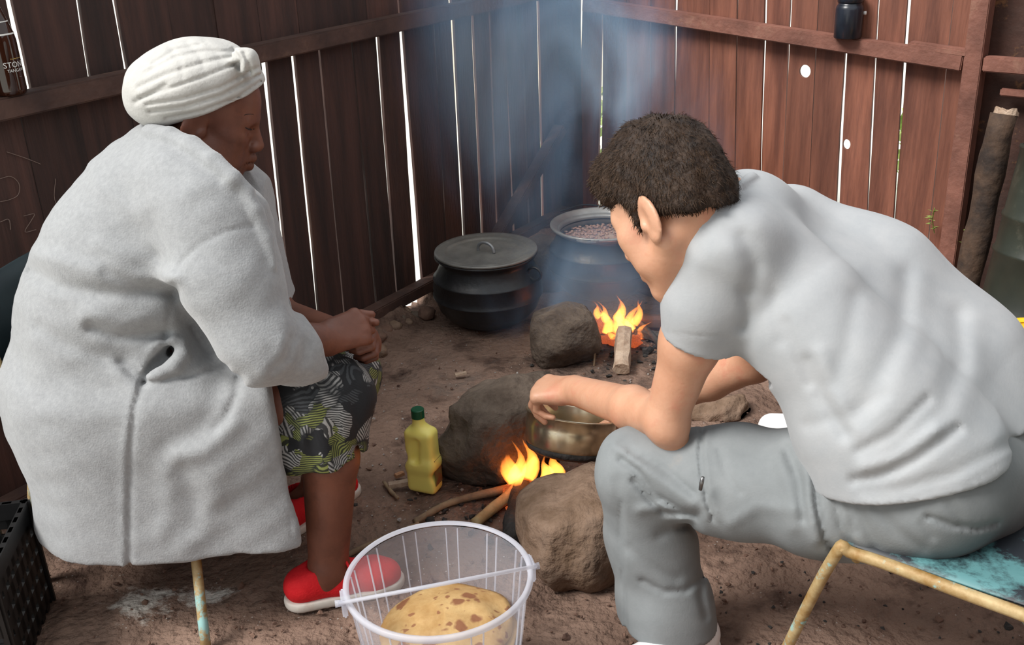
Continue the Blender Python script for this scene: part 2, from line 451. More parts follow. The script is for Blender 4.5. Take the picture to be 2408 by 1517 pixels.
M_YARD = mat('yard_ground', (0.74, 0.73, 0.69), (0.70, 0.71, 0.60), scale=0.8, rough=1.0)
yard = structure(obj('yard_ground', mesh('yard_ground', [(-30, -20, -0.06), (30, -20, -0.06), (30, 40, -0.06), (-30, 40, -0.06)], [(0, 1, 2, 3)]), M_YARD))

# --- wall frames: L runs towards the corner, R runs from the corner towards the viewer's right
YL = math.radians(34.7); dL = A(math.sin(YL), math.cos(YL), 0); nL = A(dL[1], -dL[0], 0)
OL = at_z(975, 682, 0.09); OL[2] = 0
CORNER = on_plane(1350, 480, OL, nL); CORNER[2] = 0
YR = math.radians(48); dR = A(math.sin(YR), -math.cos(YR), 0); nR = A(-math.cos(YR), -math.sin(YR), 0)
OR = CORNER.copy()
GAPL, GAPR, TH = 0.055, 0.05, 0.011
OLp, ORp = OL - nL * GAPL, OR - nR * GAPR
def sz(x, y, o, n, d):
    p = on_plane(x, y, o, n); return float((p - o) @ d), float(p[2])
def line_s(x0, y0, x1, y1, o, n, d):
    """a plank edge seen from (x0, y0) to (x1, y1): returns s as a function of z"""
    s0, z0 = sz(x0, y0, o, n, d); s1, z1 = sz(x1, y1, o, n, d)
    k = (s1 - s0) / (z1 - z0)
    k = max(-0.06, min(0.06, k)); sm, zm = (s0 + s1) / 2, (z0 + z1) / 2
    return lambda z: sm + k * (z - zm)
def gap(x0, y0, x1, y1, w0, w1, o, n, d):
    return (line_s(x0 - w0 / 2, y0, x1 - w1 / 2, y1, o, n, d), line_s(x0 + w0 / 2, y0, x1 + w1 / 2, y1, o, n, d))
def tight(s, w=0.0012): return ((lambda z, s=s: s - w / 2), (lambda z, s=s: s + w / 2))
def plank(wall, o, d, n, eL, eR, z0, z1, material, off=0.0, rows=7, wob=0.0016, holes=()):
    zs = [z0 + (z1 - z0) * i / (rows - 1) for i in range(rows)]
    la = [eL(z) + rng.uniform(-wob, wob) for z in zs]; ra = [eR(z) + rng.uniform(-wob, wob) for z in zs]
    base = o + d * ((la[0] + ra[0]) / 2) + A(0, 0, z0)
    bm = bmesh.new()
    fr = o - n * off
    if not holes:
        ring = []
        for z, a, b in zip(zs, la, ra):
            ring.append([bm.verts.new(fr + d * s + A(0, 0, z) - n * t - base) for s, t in ((a, 0), (b, 0), (b, TH), (a, TH))])
        for p, q in zip(ring[:-1], ring[1:]):
            for k in range(4): bm.faces.new((p[k], p[(k + 1) % 4], q[(k + 1) % 4], q[k]))
        bm.faces.new(ring[0][::-1]); bm.faces.new(ring[-1])
    else:
        pts = [(s, z) for s, z in zip(la, zs)] + [(s, z) for s, z in zip(ra[::-1], zs[::-1])]
        loops = [pts] + [[(hs + hr * rx * math.cos(2 * math.pi * k / 18), hz + hr * math.sin(2 * math.pi * k / 18)) for k in range(18)] for hs, hz, hr, rx in holes]
        es = []
        for lp in loops:
            vs = [bm.verts.new(fr + d * s + A(0, 0, z) - base) for s, z in lp]
            es += [bm.edges.new((vs[k], vs[(k + 1) % len(vs)])) for k in range(len(vs))]
        fs = bmesh.ops.triangle_fill(bm, use_beauty=True, edges=es)['geom']
        fs = [f for f in fs if isinstance(f, bmesh.types.BMFace)]
        ex = bmesh.ops.extrude_face_region(bm, geom=fs)['geom']
        bmesh.ops.translate(bm, verts=[v for v in ex if isinstance(v, bmesh.types.BMVert)], vec=Vector(-n * TH))
    return obj('plank', bm, material, wall, loc=base)

# ---- left wall: a lower course (below the rail) and an upper course
wall_left = empty_structure('wall_left'); wall_right = empty_structure('wall_right')
aL = (OLp, nL, dL); aR = (ORp, nR, dR)
ZJ = 1.01; WTOP = 1.78
low = [gap(625, 165, 687, 750, 15, 7, *aL), gap(693, 150, 751, 755, 9, 5, *aL), gap(753, 140, 808, 720, 5, 5, *aL),
       gap(838, 208, 884, 700, 1.5, 4, *aL), gap(890, 110, 931, 660, 10, 5, *aL), gap(947, 95, 986, 650, 10, 15, *aL),
       gap(1022, 80, 1050, 560, 3, 2, *aL), gap(1066, 70, 1092, 560, 7, 6, *aL), gap(1112, 60, 1134, 555, 6, 6, *aL),
       gap(1153, 80, 1168, 510, 3.5, 3.5, *aL), gap(1195, 230, 1204, 440, 3, 5, *aL), gap(1233, 170, 1240, 380, 2, 2, *aL),
       gap(1266, 22, 1276, 480, 7, 6, *aL)]
s_first = low[0][0](0.5)
low = [tight(s_first - 0.155 * k) for k in range(9, 0, -1)] + low
sc_end = float((CORNER - OL) @ dL) + 0.05
low.append(tight(sc_end))
up = [gap(28, 30, 66, 200, 17, 15, *aL), gap(186, 20, 212, 185, 9, 8, *aL), gap(270, 10, 298, 170, 9, 9, *aL)]
s0 = up[0][0](1.2)
up = [tight(s0 - 0.17 * k) for k in range(2, 0, -1)] + up
s_a = up[-1][1](1.2); g940 = gap(937, 5, 940, 45, 6, 5, *aL); s_b = g940[0](1.1)
up += [tight(s_a + (s_b - s_a) * k / 7) for k in range(1, 7)]
up += [g940, gap(1059, 3, 1062, 20, 6, 6, *aL), gap(1108, 3, 1110, 12, 5, 5, *aL)]
s_a = up[-1][1](1.05)
up += [tight(s_a + (sc_end - s_a) * k / 5) for k in range(1, 6)]
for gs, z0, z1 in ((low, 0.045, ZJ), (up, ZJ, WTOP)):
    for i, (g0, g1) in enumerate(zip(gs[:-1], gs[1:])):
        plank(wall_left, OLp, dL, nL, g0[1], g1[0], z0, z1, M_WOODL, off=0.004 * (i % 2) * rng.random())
# ---- right wall
rz = -0.03
rg = [tight(0.0), gap(1366, 14, 1360, 300, 5, 2.5, *aR), gap(1417, 23, 1410, 400, 3.5, 9, *aR), gap(1473, 37, 1471, 250, 2.5, 1.2, *aR),
      gap(1530, 46, 1528, 256, 2.2, 2.2, *aR), gap(1589, 55, 1586, 263, 6, 3, *aR), gap(1668, 185, 1667, 350, 1.6, 1.8, *aR),
      gap(1734, 0, 1728, 410, 2.6, 2.4, *aR), gap(1797, 40, 1786, 415, 3, 0.8, *aR), gap(1857, 30, 1838, 438, 7, 6, *aR),
      gap(1922, 60, 1902, 452, 2.6, 2.2, *aR), gap(1990, 100, 1970, 468, 6, 9, *aR), gap(2061, 90, 2040, 487, 5, 5, *aR),
      gap(2133, 40, 2102, 485, 5, 2.0, *aR), gap(2228, 120, 2181, 568, 4, 7, *aR)]
h1 = sz(1892, 168, ORp, nR, dR); h2 = sz(1991, 340, ORp, nR, dR)
post_s = [line_s(2266, 170, 2204, 586, OR, nR, dR)(0.5), line_s(2310, 160, 2241, 614, OR, nR, dR)(0.5)]
rg.append(tight(post_s[0] + 0.05))
for i, (g0, g1) in enumerate(zip(rg[:-1], rg[1:])):
    hs = ()
    if i == 9: hs = ((h1[0], h1[1], 0.024, 0.95),)
    if i == 11: hs = ((h2[0] - 0.002, h2[1], 0.019, 0.8),)
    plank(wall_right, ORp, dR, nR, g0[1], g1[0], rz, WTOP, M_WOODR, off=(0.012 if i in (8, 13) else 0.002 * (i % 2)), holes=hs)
# battered wall beyond the door post: sooty boards smeared with mud
M_MUD = mat('mud_smeared_board', (0.035, 0.020, 0.016), (0.075, 0.032, 0.022), scale=4, rough=0.9, bump=0.6, bscale=25,
            c3=(0.27, 0.13, 0.05), s3=5.5, t3=(0.56, 0.66))
sp = post_s[0] + 0.03
for k in range(5):
    plank(wall_right, ORp - nR * 0.05, dR, nR, tight(sp + 0.17 * k)[1], tight(sp + 0.17 * (k + 1))[0], 0.0, WTOP, M_MUD, off=0.006 * (k % 2))
# beams: left rail, sill, diagonal brace, corner post
def beam(name, p0, p1, n, depth, up_half, material, bevel=0.004, parent=None):
    """beam whose front face runs from p0 to p1; n is the inward normal"""
    d = unit(p1 - p0); u = np.cross(d, n); u = u if u[2] > 0 else -u
    c = (p0 + p1) / 2 - n * depth / 2
    bm = bmesh.new(); bm_box(bm, A(0, 0, 0), d * (np.linalg.norm(p1 - p0) / 2), n * depth / 2, u * up_half, bevel)
    return obj(name, bm, material, parent, loc=c)
sE = float((CORNER - OL) @ dL)
zr = sz(588, 155, OL, nL, dL)[1]
beam('rail', OL - dL * 1.9 + A(0, 0, zr + 0.026), OL + dL * (sE - 0.02) + A(0, 0, zr + 0.026), nL, GAPL, 0.026, M_BEAM, parent=wall_left)
beam('sill', OL - dL * 1.9 + A(0, 0, 0.068), OL + dL * (sE - 0.02) + A(0, 0, 0.068), nL, GAPL, 0.022, M_BEAM, parent=wall_left)
b0 = on_plane(1331, 302, OL, nL); b1 = on_plane(1186, 553, OL, nL); b1 = b1 + (b1 - b0) * 0.10
beam('brace', b0, b1, nL, GAPL, 0.021, M_BEAM, parent=wall_left)
zr0 = sz(1460, 26, OR, nR, dR); zr1 = sz(2255, 148, OR, nR, dR)
kr = (zr1[1] - zr0[1]) / (zr1[0] - zr0[0])
rb = lambda s: OR + dR * s + A(0, 0, zr0[1] + kr * (s - zr0[0]))
beam('rail', rb(0.06), rb(post_s[0] - 0.004), nR, GAPR, 0.027, M_BEAMR, parent=wall_right)
beam('split_rail_end', rb(post_s[0] - 0.19) + A(0, 0, 0.030), rb(post_s[0] + 0.012) + A(0, 0, 0.031), nR, GAPR * 0.9, 0.013, M_BEAMR, 0.006, parent=wall_right)
trim_1 = structure(obj('trim_1', box(A(0, 0, 0), dL * 0.035, nL * 0.035, A(0, 0, 1.12)), M_BEAM, loc=CORNER - nL * 0.02 - nR * 0.02 + A(0, 0, 1.125)))
pc = (post_s[0] + post_s[1]) / 2; pw = (post_s[1] - post_s[0]) / 2
trim_2 = structure(obj('trim_2', box(A(0, 0, 0), dR * pw, nR * 0.03, A(0, 0, 1.12), 0.003), M_BEAMR, loc=OR + dR * pc - nR * 0.03 + A(0, 0, 1.13)))
zc = sz(2370, 156, OR, nR, dR)[1]
beam('crossbar', OR + dR * (post_s[1] + 0.004) + A(0, 0, zc), OR + dR * (post_s[1] + 0.9) + A(0, 0, zc), nR, 0.045, 0.024, M_BEAMR, parent=wall_right)
beam('battered_board', OR + dR * (post_s[1] + 0.06) - nR * 0.03 + A(0, 0, zc - 0.09), OR + dR * (post_s[1] + 0.9) - nR * 0.03 + A(0, 0, zc - 0.09), nR, 0.02, 0.012, M_BEAMR, parent=wall_right)
# unseen back and right walls, added so daylight comes from the left
added_wall_back = empty_structure('added_wall_back')
for k in range(15):
    plank(added_wall_back, A(-.35, -1.3, 0), A(1, 0, 0), A(0, 1, 0), tight(.2 * k)[1], tight(.2 * (k + 1))[0], 0.0, 2.4, M_WOODR)
added_wall_side = empty_structure('added_wall_side')
for k in range(18):
    plank(added_wall_side, A(2.7, -1.3, 0), A(0, 1, 0), A(-1, 0, 0), tight(.2 * k)[1], tight(.2 * (k + 1))[0], 0.0, 2.1, M_WOODR)
# scratched chalk ring and strokes on the boards behind the woman
M_CHALK = mat('chalk', (0.24, 0.17, 0.14), rough=1.0)
def chalk(pts, r=0.0008):
    P = [on_plane(x, y, OLp, nL) + nL * 0.0012 for x, y in pts]
    return obj('chalk_stroke', tube(smooth_path(P, 4), r, 5), M_CHALK, wall_left)
chalk([(0, 420), (25, 415), (44, 432), (42, 458), (20, 470), (0, 474)])
chalk([(15, 357), (60, 372), (95, 386)]); chalk([(130, 420), (128, 470), (150, 505)]); chalk([(55, 508), (80, 503), (72, 520), (58, 545), (84, 540)])
chalk([(0, 522), (20, 516), (24, 540)], 0.0009)
# ================================================================ things round the two hearths
M_IRON = mat('sooty_cast_pot', (0.005, 0.0052, 0.006), (0.013, 0.013, 0.015), scale=14, rough=0.42, bump=0.15, bscale=60, c3=(0.028, 0.026, 0.025), s3=9, t3=(0.6, 0.75))
M_LID = mat('dull_aluminium_lid', (0.15, 0.148, 0.14), (0.25, 0.245, 0.225), scale=12, rough=0.5, metal=0.35, bump=0.12, bscale=90, c3=(0.27, 0.25, 0.21), s3=40, t3=(0.66, 0.74))
M_ALU = mat('dull_aluminium', (0.25, 0.26, 0.27), (0.38, 0.39, 0.40), scale=10, rough=0.42, metal=0.6, bump=0.06, bscale=70)
M_BRASS = mat('heat_stained_aluminium', (0.52, 0.41, 0.25), (0.80, 0.72, 0.56), scale=7, rough=0.25, metal=0.95, c3=(0.10, 0.065, 0.03), s3=6, t3=(0.55, 0.75))
M_BEAN = mat('boiled_bean', (0.34, 0.19, 0.15), (0.48, 0.31, 0.25), scale=20, rough=0.35, random_tint=0.0)
M_BROTH = mat('bean_broth', (0.36, 0.25, 0.21), (0.52, 0.40, 0.34), scale=30, rough=0.25)
M_ROCK = mat('hearth_rock', (0.075, 0.055, 0.042), (0.20, 0.155, 0.12), scale=7, rough=0.95, bump=0.9, bscale=28, bdist=0.02, c3=(0.045, 0.035, 0.03), s3=3.2, t3=(0.5, 0.68), spec=0.2)
M_ROCKB = mat('earthy_rock', (0.13, 0.082, 0.052), (0.29, 0.20, 0.145), scale=7, rough=0.95, bump=1.0, bscale=24, bdist=0.02, c3=(0.09, 0.062, 0.045), s3=3.5, t3=(0.52, 0.68), spec=0.2)
M_BARK = mat('branch_bark', (0.16, 0.10, 0.06), (0.34, 0.24, 0.14), scale=12, rough=0.8, bump=0.5, bscale=40, stretch=(1, 1, 1))
M_SPLIT = mat('split_firewood', (0.33, 0.22, 0.15), (0.52, 0.40, 0.30), scale=26, rough=0.85, bump=0.6, bscale=60, stretch=(1.0, 1.0, 1.0))
M_CHAR = mat('charred_wood', (0.012, 0.011, 0.010), (0.05, 0.045, 0.042), scale=26, rough=0.85, bump=0.9, bscale=50)

# ---- cast pots
def pot(name, label, cx, cy, z0, s, material, lid):
    t = thing(name, label, 'pot', (cx, cy, z0))
    prof = [(0, .000), (.07, .002), (.115, .012), (.15, .034), (.178, .068), (.1925, .108), (.194, .114), (.199, .117), (.199, .122), (.1955, .125),
            (.197, .145), (.193, .178), (.1945, .181), (.1945, .186), (.188, .189), (.176, .214), (.166, .236), (.166, .248), (.182, .262), (.184, .267), (.180, .270),
            (.162, .258), (.156, .24), (.165, .215), (.183, .18), (.186, .14), (.178, .10), (.15, .05), (.10, .02), (0, .012)]
    obj('pot_body', lathe([(r * s, z * s) for r, z in prof], 64), material, t, smooth=True)
    return t
pl = at_y(1143, 600, 3.47); PLX, PLY = pl[0], pl[1]
lid_pot = pot('cooking_pot', 'black sooty cast pot with a grey lid standing on the soil', PLX, PLY, 0.0, 0.99, M_IRON, True)
def ring_handle(parent, ang, z, r0, rr=0.026, th=0.005, material=M_IRON):
    c = A(math.cos(ang) * (r0 + rr * 0.75), math.sin(ang) * (r0 + rr * 0.75), z); e = A(math.cos(ang), math.sin(ang), 0)
    pts = [c + e * rr * math.cos(q) + A(0, 0, -1) * rr * 0.9 * math.sin(q) for q in [2 * math.pi * k / 14 for k in range(14)]]
    return obj('ring_handle', tube(pts, th, 8, closed=True), material, parent, smooth=True)
ring_handle(lid_pot, math.radians(-32), 0.215, 0.176)
ring_handle(lid_pot, math.radians(148), 0.215, 0.176)
lidz = 0.262
lid = thing('pot_lid', 'round grey metal lid with a bent loop handle on the closed pot', 'lid', (PLX, PLY, lidz))
prof = [(0, .006), (.135, .003), (.142, .006), (.146, .011), (.150, .010), (.172, .013), (.181, .016), (.1825, .010), (.180, .006), (.172, .004), (.150, .001), (.14, -.002), (0, 0.0)]
obj('lid_plate', lathe(prof, 64), M_LID, lid, smooth=True)
e = unit(A(0.75, -0.55, 0))
pts = smooth_path([-e * .034 + A(0, 0, .004), -e * .032 + A(0, 0, .022), -e * .015 + A(0, 0, .037), e * .012 + A(0, 0, .038), e * .030 + A(0, 0, .026), e * .036 + A(0, 0, .006)], 5)
obj('loop_handle', tube(pts, .0055, 10), M_ALU, lid, smooth=True)

bp = at_y(1417, 528, 3.60)
BPX, BPY = bp[0], bp[1]; BPZ = bp[2] - 0.268
bean_pot = pot('cooking_pot', 'open black cast pot full of boiled beans over the fire', BPX, BPY, BPZ, 1.0, M_IRON, False)
prof = [(.166, .249), (.184, .263), (.190, .268), (.190, .274), (.185, .277), (.180, .274), (.163, .262), (.157, .245), (.160, .226), (.168, .205), (.1665, .205), (.158, .226), (.155, .245), (.160, .262), (.165, .252)]
obj('inner_rim', lathe([(r + .001, z) for r, z in prof], 64), M_ALU, bean_pot, smooth=True)
for a in (-112, 68):
    q = math.radians(a); e = A(math.cos(q), math.sin(q), 0); w = A(-e[1], e[0], 0)
    bm = bmesh.new()
    outl = [(-.045, .180), (-.035, .199), (-.02, .206), (.02, .206), (.035, .199), (.045, .180)]
    top = [bm.verts.new(e * r + w * s_ + A(0, 0, .274)) for s_, r in outl]; bot = [bm.verts.new(e * r + w * s_ + A(0, 0, .268)) for s_, r in outl]
    bm.faces.new(top); bm.faces.new(bot[::-1])
    for k in range(6): bm.faces.new((top[k], bot[k], bot[(k + 1) % 6], top[(k + 1) % 6]))
    lug = obj('lug', bm, M_ALU, bean_pot)
    obj('lug_slot', box(e * .196 + A(0, 0, .2735), w * .015, e * .0035, A(0, 0, .0015)), M_CHAR, lug)
q = math.radians(40)
bail = [A(.19 * math.cos(q), .19 * math.sin(q), .25), A(.20 * math.cos(q + .5), .20 * math.sin(q + .5), .262), A(.198 * math.cos(q + 1.1), .198 * math.sin(q + 1.1), .286), A(.196 * math.cos(q + 1.7), .196 * math.sin(q + 1.7), .284)]
obj('wire_bail', tube(smooth_path(bail, 6), .003, 6), M_IRON, bean_pot, smooth=True)
broth = tag(obj('bean_broth', lathe([(0, .0), (.08, .001), (.168, 0), (.165, -.02), (0, -.02)], 48), M_BROTH, loc=(BPX, BPY, BPZ + .214), smooth=True), 'pale pink broth filling the open bean pot', 'broth')
broth['kind'] = 'stuff'
bm = bmesh.new()
for k in range(420):
    r = .160 * math.sqrt(rng.random()); a = rng.uniform(0, 6.28); l = rng.uniform(.007, .010)
    mt = Matrix.Translation((r * math.cos(a), r * math.sin(a), .002 + rng.uniform(-.001, .004))) @ Matrix.Rotation(rng.uniform(0, 6.28), 4, 'Z') @ Matrix.Rotation(rng.uniform(-.5, .5), 4, 'X') @ Matrix.Diagonal((l, l * .58, l * .45, 1))
    bmesh.ops.create_icosphere(bm, subdivisions=1, radius=1, matrix=mt)
beans = tag(obj('boiled_beans', bm, M_BEAN, loc=(BPX, BPY, BPZ + .214), smooth=True), 'brown boiled beans floating at the top of the open pot', 'beans'); beans['kind'] = 'stuff'

# ---- rocks of the hearths
def rock(px, py, Y, rad, seed, material, label, rotz=0.0, amp=0.16, name='hearth_rock', group=None, sub=4, z=None, boxy=0.0, freq=1.0):
    c = at_y(px, py, Y)
    if z is not None: c[2] = z
    bm = bmesh.new(); bmesh.ops.create_icosphere(bm, subdivisions=sub, radius=1)
    V = np.array([v.co for v in bm.verts]); g = np.random.default_rng(seed)
    if boxy:
        m = np.abs(V).max(1, keepdims=True); V = V * (1 - boxy) + V / m * boxy
    d = 0
    for k in range(14):
        K = g.normal(size=3) * (1.2 + 0.62 * k) * freq; d = d + np.sin(V @ K + g.uniform(0, 6.3)) / (1 + 0.55 * k)
    for k in range(5):                       # broken facets
        nrm = unit(g.normal(size=3)); lim = g.uniform(.72, .9); o = V @ nrm - lim; V = V - np.outer(np.maximum(o, 0) * .85, nrm)
    V = V * (1 + amp * d * 0.5)[:, None] * np.array(rad)
    cz, s_ = math.cos(rotz), math.sin(rotz); V[:, :2] = V[:, :2] @ np.array([[cz, s_], [-s_, cz]])
    V[:, 2] = np.maximum(V[:, 2], -c[2] - .006)
    for v, q in zip(bm.verts, V): v.co = q
    o = obj(name, bm, material, loc=c, smooth=True)
    return tag(o, label, 'rock', group)
rock(1368, 1250, 2.03, (.140, .130, .125), 4, M_ROCKB, 'big pale earthy rock beside the trouser leg, under the small pot', .25, .13, boxy=.45)
rock(1178, 1030, 2.45, (.180, .135, .150), 9, M_ROCK, 'dark grey hearth rock with a hollow underside beside the yellow bottle', .5, .16, boxy=.3)
rock(1325, 790, 3.13, (.118, .095, .115), 14, M_ROCK, 'rounded grey rock in front of the bean pot with smoke round it', .1, .10, boxy=.25)
rock(1278, 640, 3.82, (.11, .11, .17), 21, M_ROCK, 'upright dusty rock between the two black pots', .3, .13)
rock(1560, 650, 3.72, (.10, .10, .13), 27, M_ROCK, 'dark rock on the far side of the bean pot by the man', .7, .14)
rock(1690, 975, 2.72, (.085, .055, .05), 33, M_ROCKB, 'low jagged earth lump behind the man\'s elbow', .2, .3)
rock(1470, 700, 3.86, (.09, .08, .10), 35, M_ROCK, 'sooty rock holding up the back of the bean pot', .4, .14)
M_CLAY = mat('reddish_clod', (0.10, 0.055, 0.04), (0.20, 0.12, 0.085), scale=14, rough=1, bump=.8, bscale=40)
for k, (x, y, r, col) in enumerate([(885, 745, 26, 0), (908, 752, 24, 0), (930, 768, 22, 1), (952, 735, 22, 1), (1003, 735, 26, 2), (942, 752, 20, 0), (960, 758, 16, 1),
                                    (888, 792, 24, 2), (862, 826, 20, 2), (893, 824, 22, 1), (975, 742, 16, 0), (908, 776, 20, 2), (870, 775, 22, 0), (850, 800, 20, 0)]):
    p = at_z(x, y + r * .5, 0); s_ = r / 1000 * 1.5
    o = rock(x, y, p[1], (s_ * .95, s_ * .8, s_ * .75), 50 + k, (M_ROCK, M_ROCKB, M_CLAY)[col], ('dark grey fist sized stone', 'pale earthy fist sized stone', 'reddish clod')[col] + ' in the rubble heap by the wall sill', rng.uniform(0, 3), .2, 'rubble_stone', 'stones in the rubble heap', 2, s_ * .5)

# ---- small heat-stained pot that the man holds
sp = at_y(1345, 976, 2.30)
small_pot = thing('small_pot', 'small brass-toned metal pot held by the man over the near fire', 'pot', sp, rot=(math.radians(-17), math.radians(10), 0))
prof = [(0, -.098), (.085, -.098), (.100, -.090), (.109, -.070), (.113, -.03), (.113, 0), (.117, .002), (.117, .006), (.111, .006), (.109, 0), (.108, -.03), (.103, -.07), (.09, -.088), (0, -.09)]
obj('pot_body', lathe(prof, 64), M_BRASS, small_pot, smooth=True)
obj('sooty_base', lathe([(0, -.0995), (.086, -.0995), (.1015, -.0915), (.107, -.079), (.1055, -.078), (.0995, -.089), (.085, -.097), (0, -.0975)], 48), M_CHAR, small_pot, smooth=True)
obj('oil_film', lathe([(0, -.055), (.105, -.055), (.104, -.06), (0, -.06)], 40), mat('dark_oil', (0.05, 0.035, 0.015), rough=0.1), small_pot, smooth=True)

# ---- fires
def flame_material(name, strength):
    # glowing gas: brighter where the flame is thicker
    m = bpy.data.materials.new(name); m.use_nodes = True; N = m.node_tree.nodes; L = m.node_tree.links
    N.remove(N['Principled BSDF']); em = N.new('ShaderNodeEmission'); em.inputs['Color'].default_value = (1.0, 0.25, 0.035, 1); em.inputs['Strength'].default_value = strength
    L.new(em.outputs[0], N['Material Output'].inputs['Volume']); return m
M_FLAME = flame_material('flame', 60.0)
def ember_material():
    m = mat('glowing_ember', (0.02, 0.015, 0.013), (0.06, 0.05, 0.045), scale=30, rough=0.9, bump=.6, bscale=60)
    N, L, bs = nodes(m); tc = N.new('ShaderNodeTexCoord'); nz = N.new('ShaderNodeTexNoise'); nz.inputs['Scale'].default_value = 45
    L.new(tc.outputs['Object'], nz.inputs['Vector']); mr = N.new('ShaderNodeMapRange'); mr.inputs['From Min'].default_value = .5; mr.inputs['From Max'].default_value = .7; mr.inputs['To Max'].default_value = 1.3
    L.new(nz.outputs['Fac'], mr.inputs['Value']); L.new(mr.outputs['Result'], bs.inputs['Emission Strength']); bs.inputs['Emission Color'].default_value = (1, .16, .03, 1)
    return m
M_EMBER = ember_material()
def flame(parent, p0, h, r, lean, seed, flat=0.5):
    g = random.Random(seed); p0 = np.asarray(p0, float)
    pts = []; rad = []
    for k in range(9):
        t = k / 8; pts.append(p0 + A(lean[0] * t ** 1.4 + .012 * math.sin(5 * t + seed), lean[1] * t ** 1.4 + .010 * math.sin(4 * t + seed * 2), h * t))
        rad.append(r * (1 - t) ** 0.8 * (0.55 + 1.1 * math.sin(math.pi * min(1, t + .22))) + .0006)
    bm = tube(pts, rad, 8); o = obj('flame', bm, M_FLAME, parent, smooth=True); return o
fb = at_z(1462, 800, 0)
fire = thing('fire', 'orange wood fire blazing below the bean pot', 'fire', fb)
for k, (dx, dy, z, h, r, lx, ly) in enumerate([(-.05, .02, .03, .15, .020, -.01, .02), (-.02, .0, .04, .13, .022, .02, .02), (.015, .01, .05, .14, .024, -.02, .03), (.035, .02, .05, .15, .018, .03, .02),
                                               (-.035, .05, .09, .10, .016, -.05, .03), (.0, .05, .1, .10, .02, .0, .04), (.05, .05, .07, .12, .016, .03, .02), (.01, -.03, .02, .09, .015, -.01, .0),
                                               (-.03, -.03, .02, .10, .013, -.015, .0), (.07, .0, .02, .08, .012, .02, .0), (-.06, .07, .10, .09, .014, -.04, .02), (-.012, -.05, .02, .07, .012, .01, 0)]):
    flame(fire, (dx, dy, z * .55), h * .66, r * .72, (lx, ly * 1.5), k)
for k in range(16):
    bm = bmesh.new(); bmesh.ops.create_icosphere(bm, subdivisions=2, radius=1)
    for v in bm.verts: v.co *= 1 + .3 * rng.uniform(-1, 1)
    s_ = rng.uniform(.012, .024)
    o = obj('ember', bm, M_EMBER, fire, loc=(rng.uniform(-.09, .13), rng.uniform(-.06, .12), s_ * .8)); o.scale = (s_ * 1.5, s_, s_)
f2 = at_y(1262, 1100, 2.26); f2[2] = 0
fire2 = thing('fire', 'small fire with low flames below the small metal pot', 'fire', f2)
for k, (dx, dy, z, h, r, lx, ly) in enumerate([(-.045, .02, .07, .10, .016, -.01, .01), (-.02, .05, .06, .10, .016, 0, .01), (.015, .02, .05, .09, .015, .02, .01), (.045, .05, .06, .08, .014, .02, .01), (-.06, .06, .05, .10, .018, -.02, .02), (.0, -.02, .02, .10, .013, .01, 0)]):
    flame(fire2, (dx, dy, z), h * 1.05, r * 1.0, (lx, ly), 30 + k)
for k in range(14):
    bm = bmesh.new(); bmesh.ops.create_icosphere(bm, subdivisions=2, radius=1)
    for v in bm.verts: v.co *= 1 + .3 * rng.uniform(-1, 1)
    s_ = rng.uniform(.010, .018)
    o = obj('ember', bm, M_EMBER, fire2, loc=(rng.uniform(-.08, .09), rng.uniform(-.08, .10), s_ * .9)); o.scale = (s_ * 1.4, s_, s_)

# ---- firewood
def stick(pts, radii, material, label, name='firewood_stick', cat='stick', n=9, jit=.08, group=None):
    base = np.asarray(pts[0], float); P = [np.asarray(p, float) - base for p in pts]
    P2 = smooth_path(P, 5) if len(P) > 2 else [P[0] + (P[1] - P[0]) * t for t in np.linspace(0, 1, 6)]
    rr = np.interp(np.linspace(0, 1, len(P2)), np.linspace(0, 1, len(radii)), radii)
    return tag(obj(name, tube(P2, list(rr), n, jitter=jit), material, loc=base, smooth=True), label, cat, group)
def gp(x, y, z): return at_z(x, y, z)
br = thing('firewood_branch', 'forked yellow-brown branch pushed into the near fire', 'branch', gp(1115, 1232, .012))
o0 = np.array(br.location)
P = [gp(1115, 1232, .016), gp(1160, 1195, .020), gp(1215, 1150, .028), gp(1235, 1115, .045), gp(1262, 1075, .085)]
M_BRANCH = mat('peeled_branch', (0.30, 0.19, 0.08), (0.52, 0.38, 0.19), scale=14, rough=0.7, bump=.4, bscale=40, c3=(.10, .06, .03), s3=8, t3=(.55, .75))
obj('main_stem', tube([p - o0 for p in smooth_path(P, 5)], list(np.interp(np.linspace(0, 1, 21), [0, .5, .7, 1], [.013, .016, .015, .010])), 10, jitter=.06), M_BRANCH, br, smooth=True)
obj('side_stub', tube([gp(1215, 1150, .028) - o0, gp(1236, 1142, .030) - o0, gp(1242, 1138, .032) - o0], [.013, .010, .008], 9, jitter=.06), M_BRANCH, br, smooth=True)
stick([gp(975, 1228, .010), gp(1060, 1182, .012), gp(1190, 1150, .02)], [.009, .009, .012], M_BARK, 'thin brown stick running from the yellow bottle to the near fire')
stick([gp(818, 1305, .008), gp(870, 1280, .008), gp(985, 1232, .008)], [.007, .007, .006], M_BARK, 'thin dark stick lying from the red shoe towards the bucket')
stick([gp(1205, 1268, .020), gp(1212, 1220, .022), gp(1222, 1165, .026), gp(1230, 1140, .03)], [.024, .028, .026, .020], M_CHAR, 'thick charred log end beside the big earthy rock', 'charred_log', 'log', 10, .16)
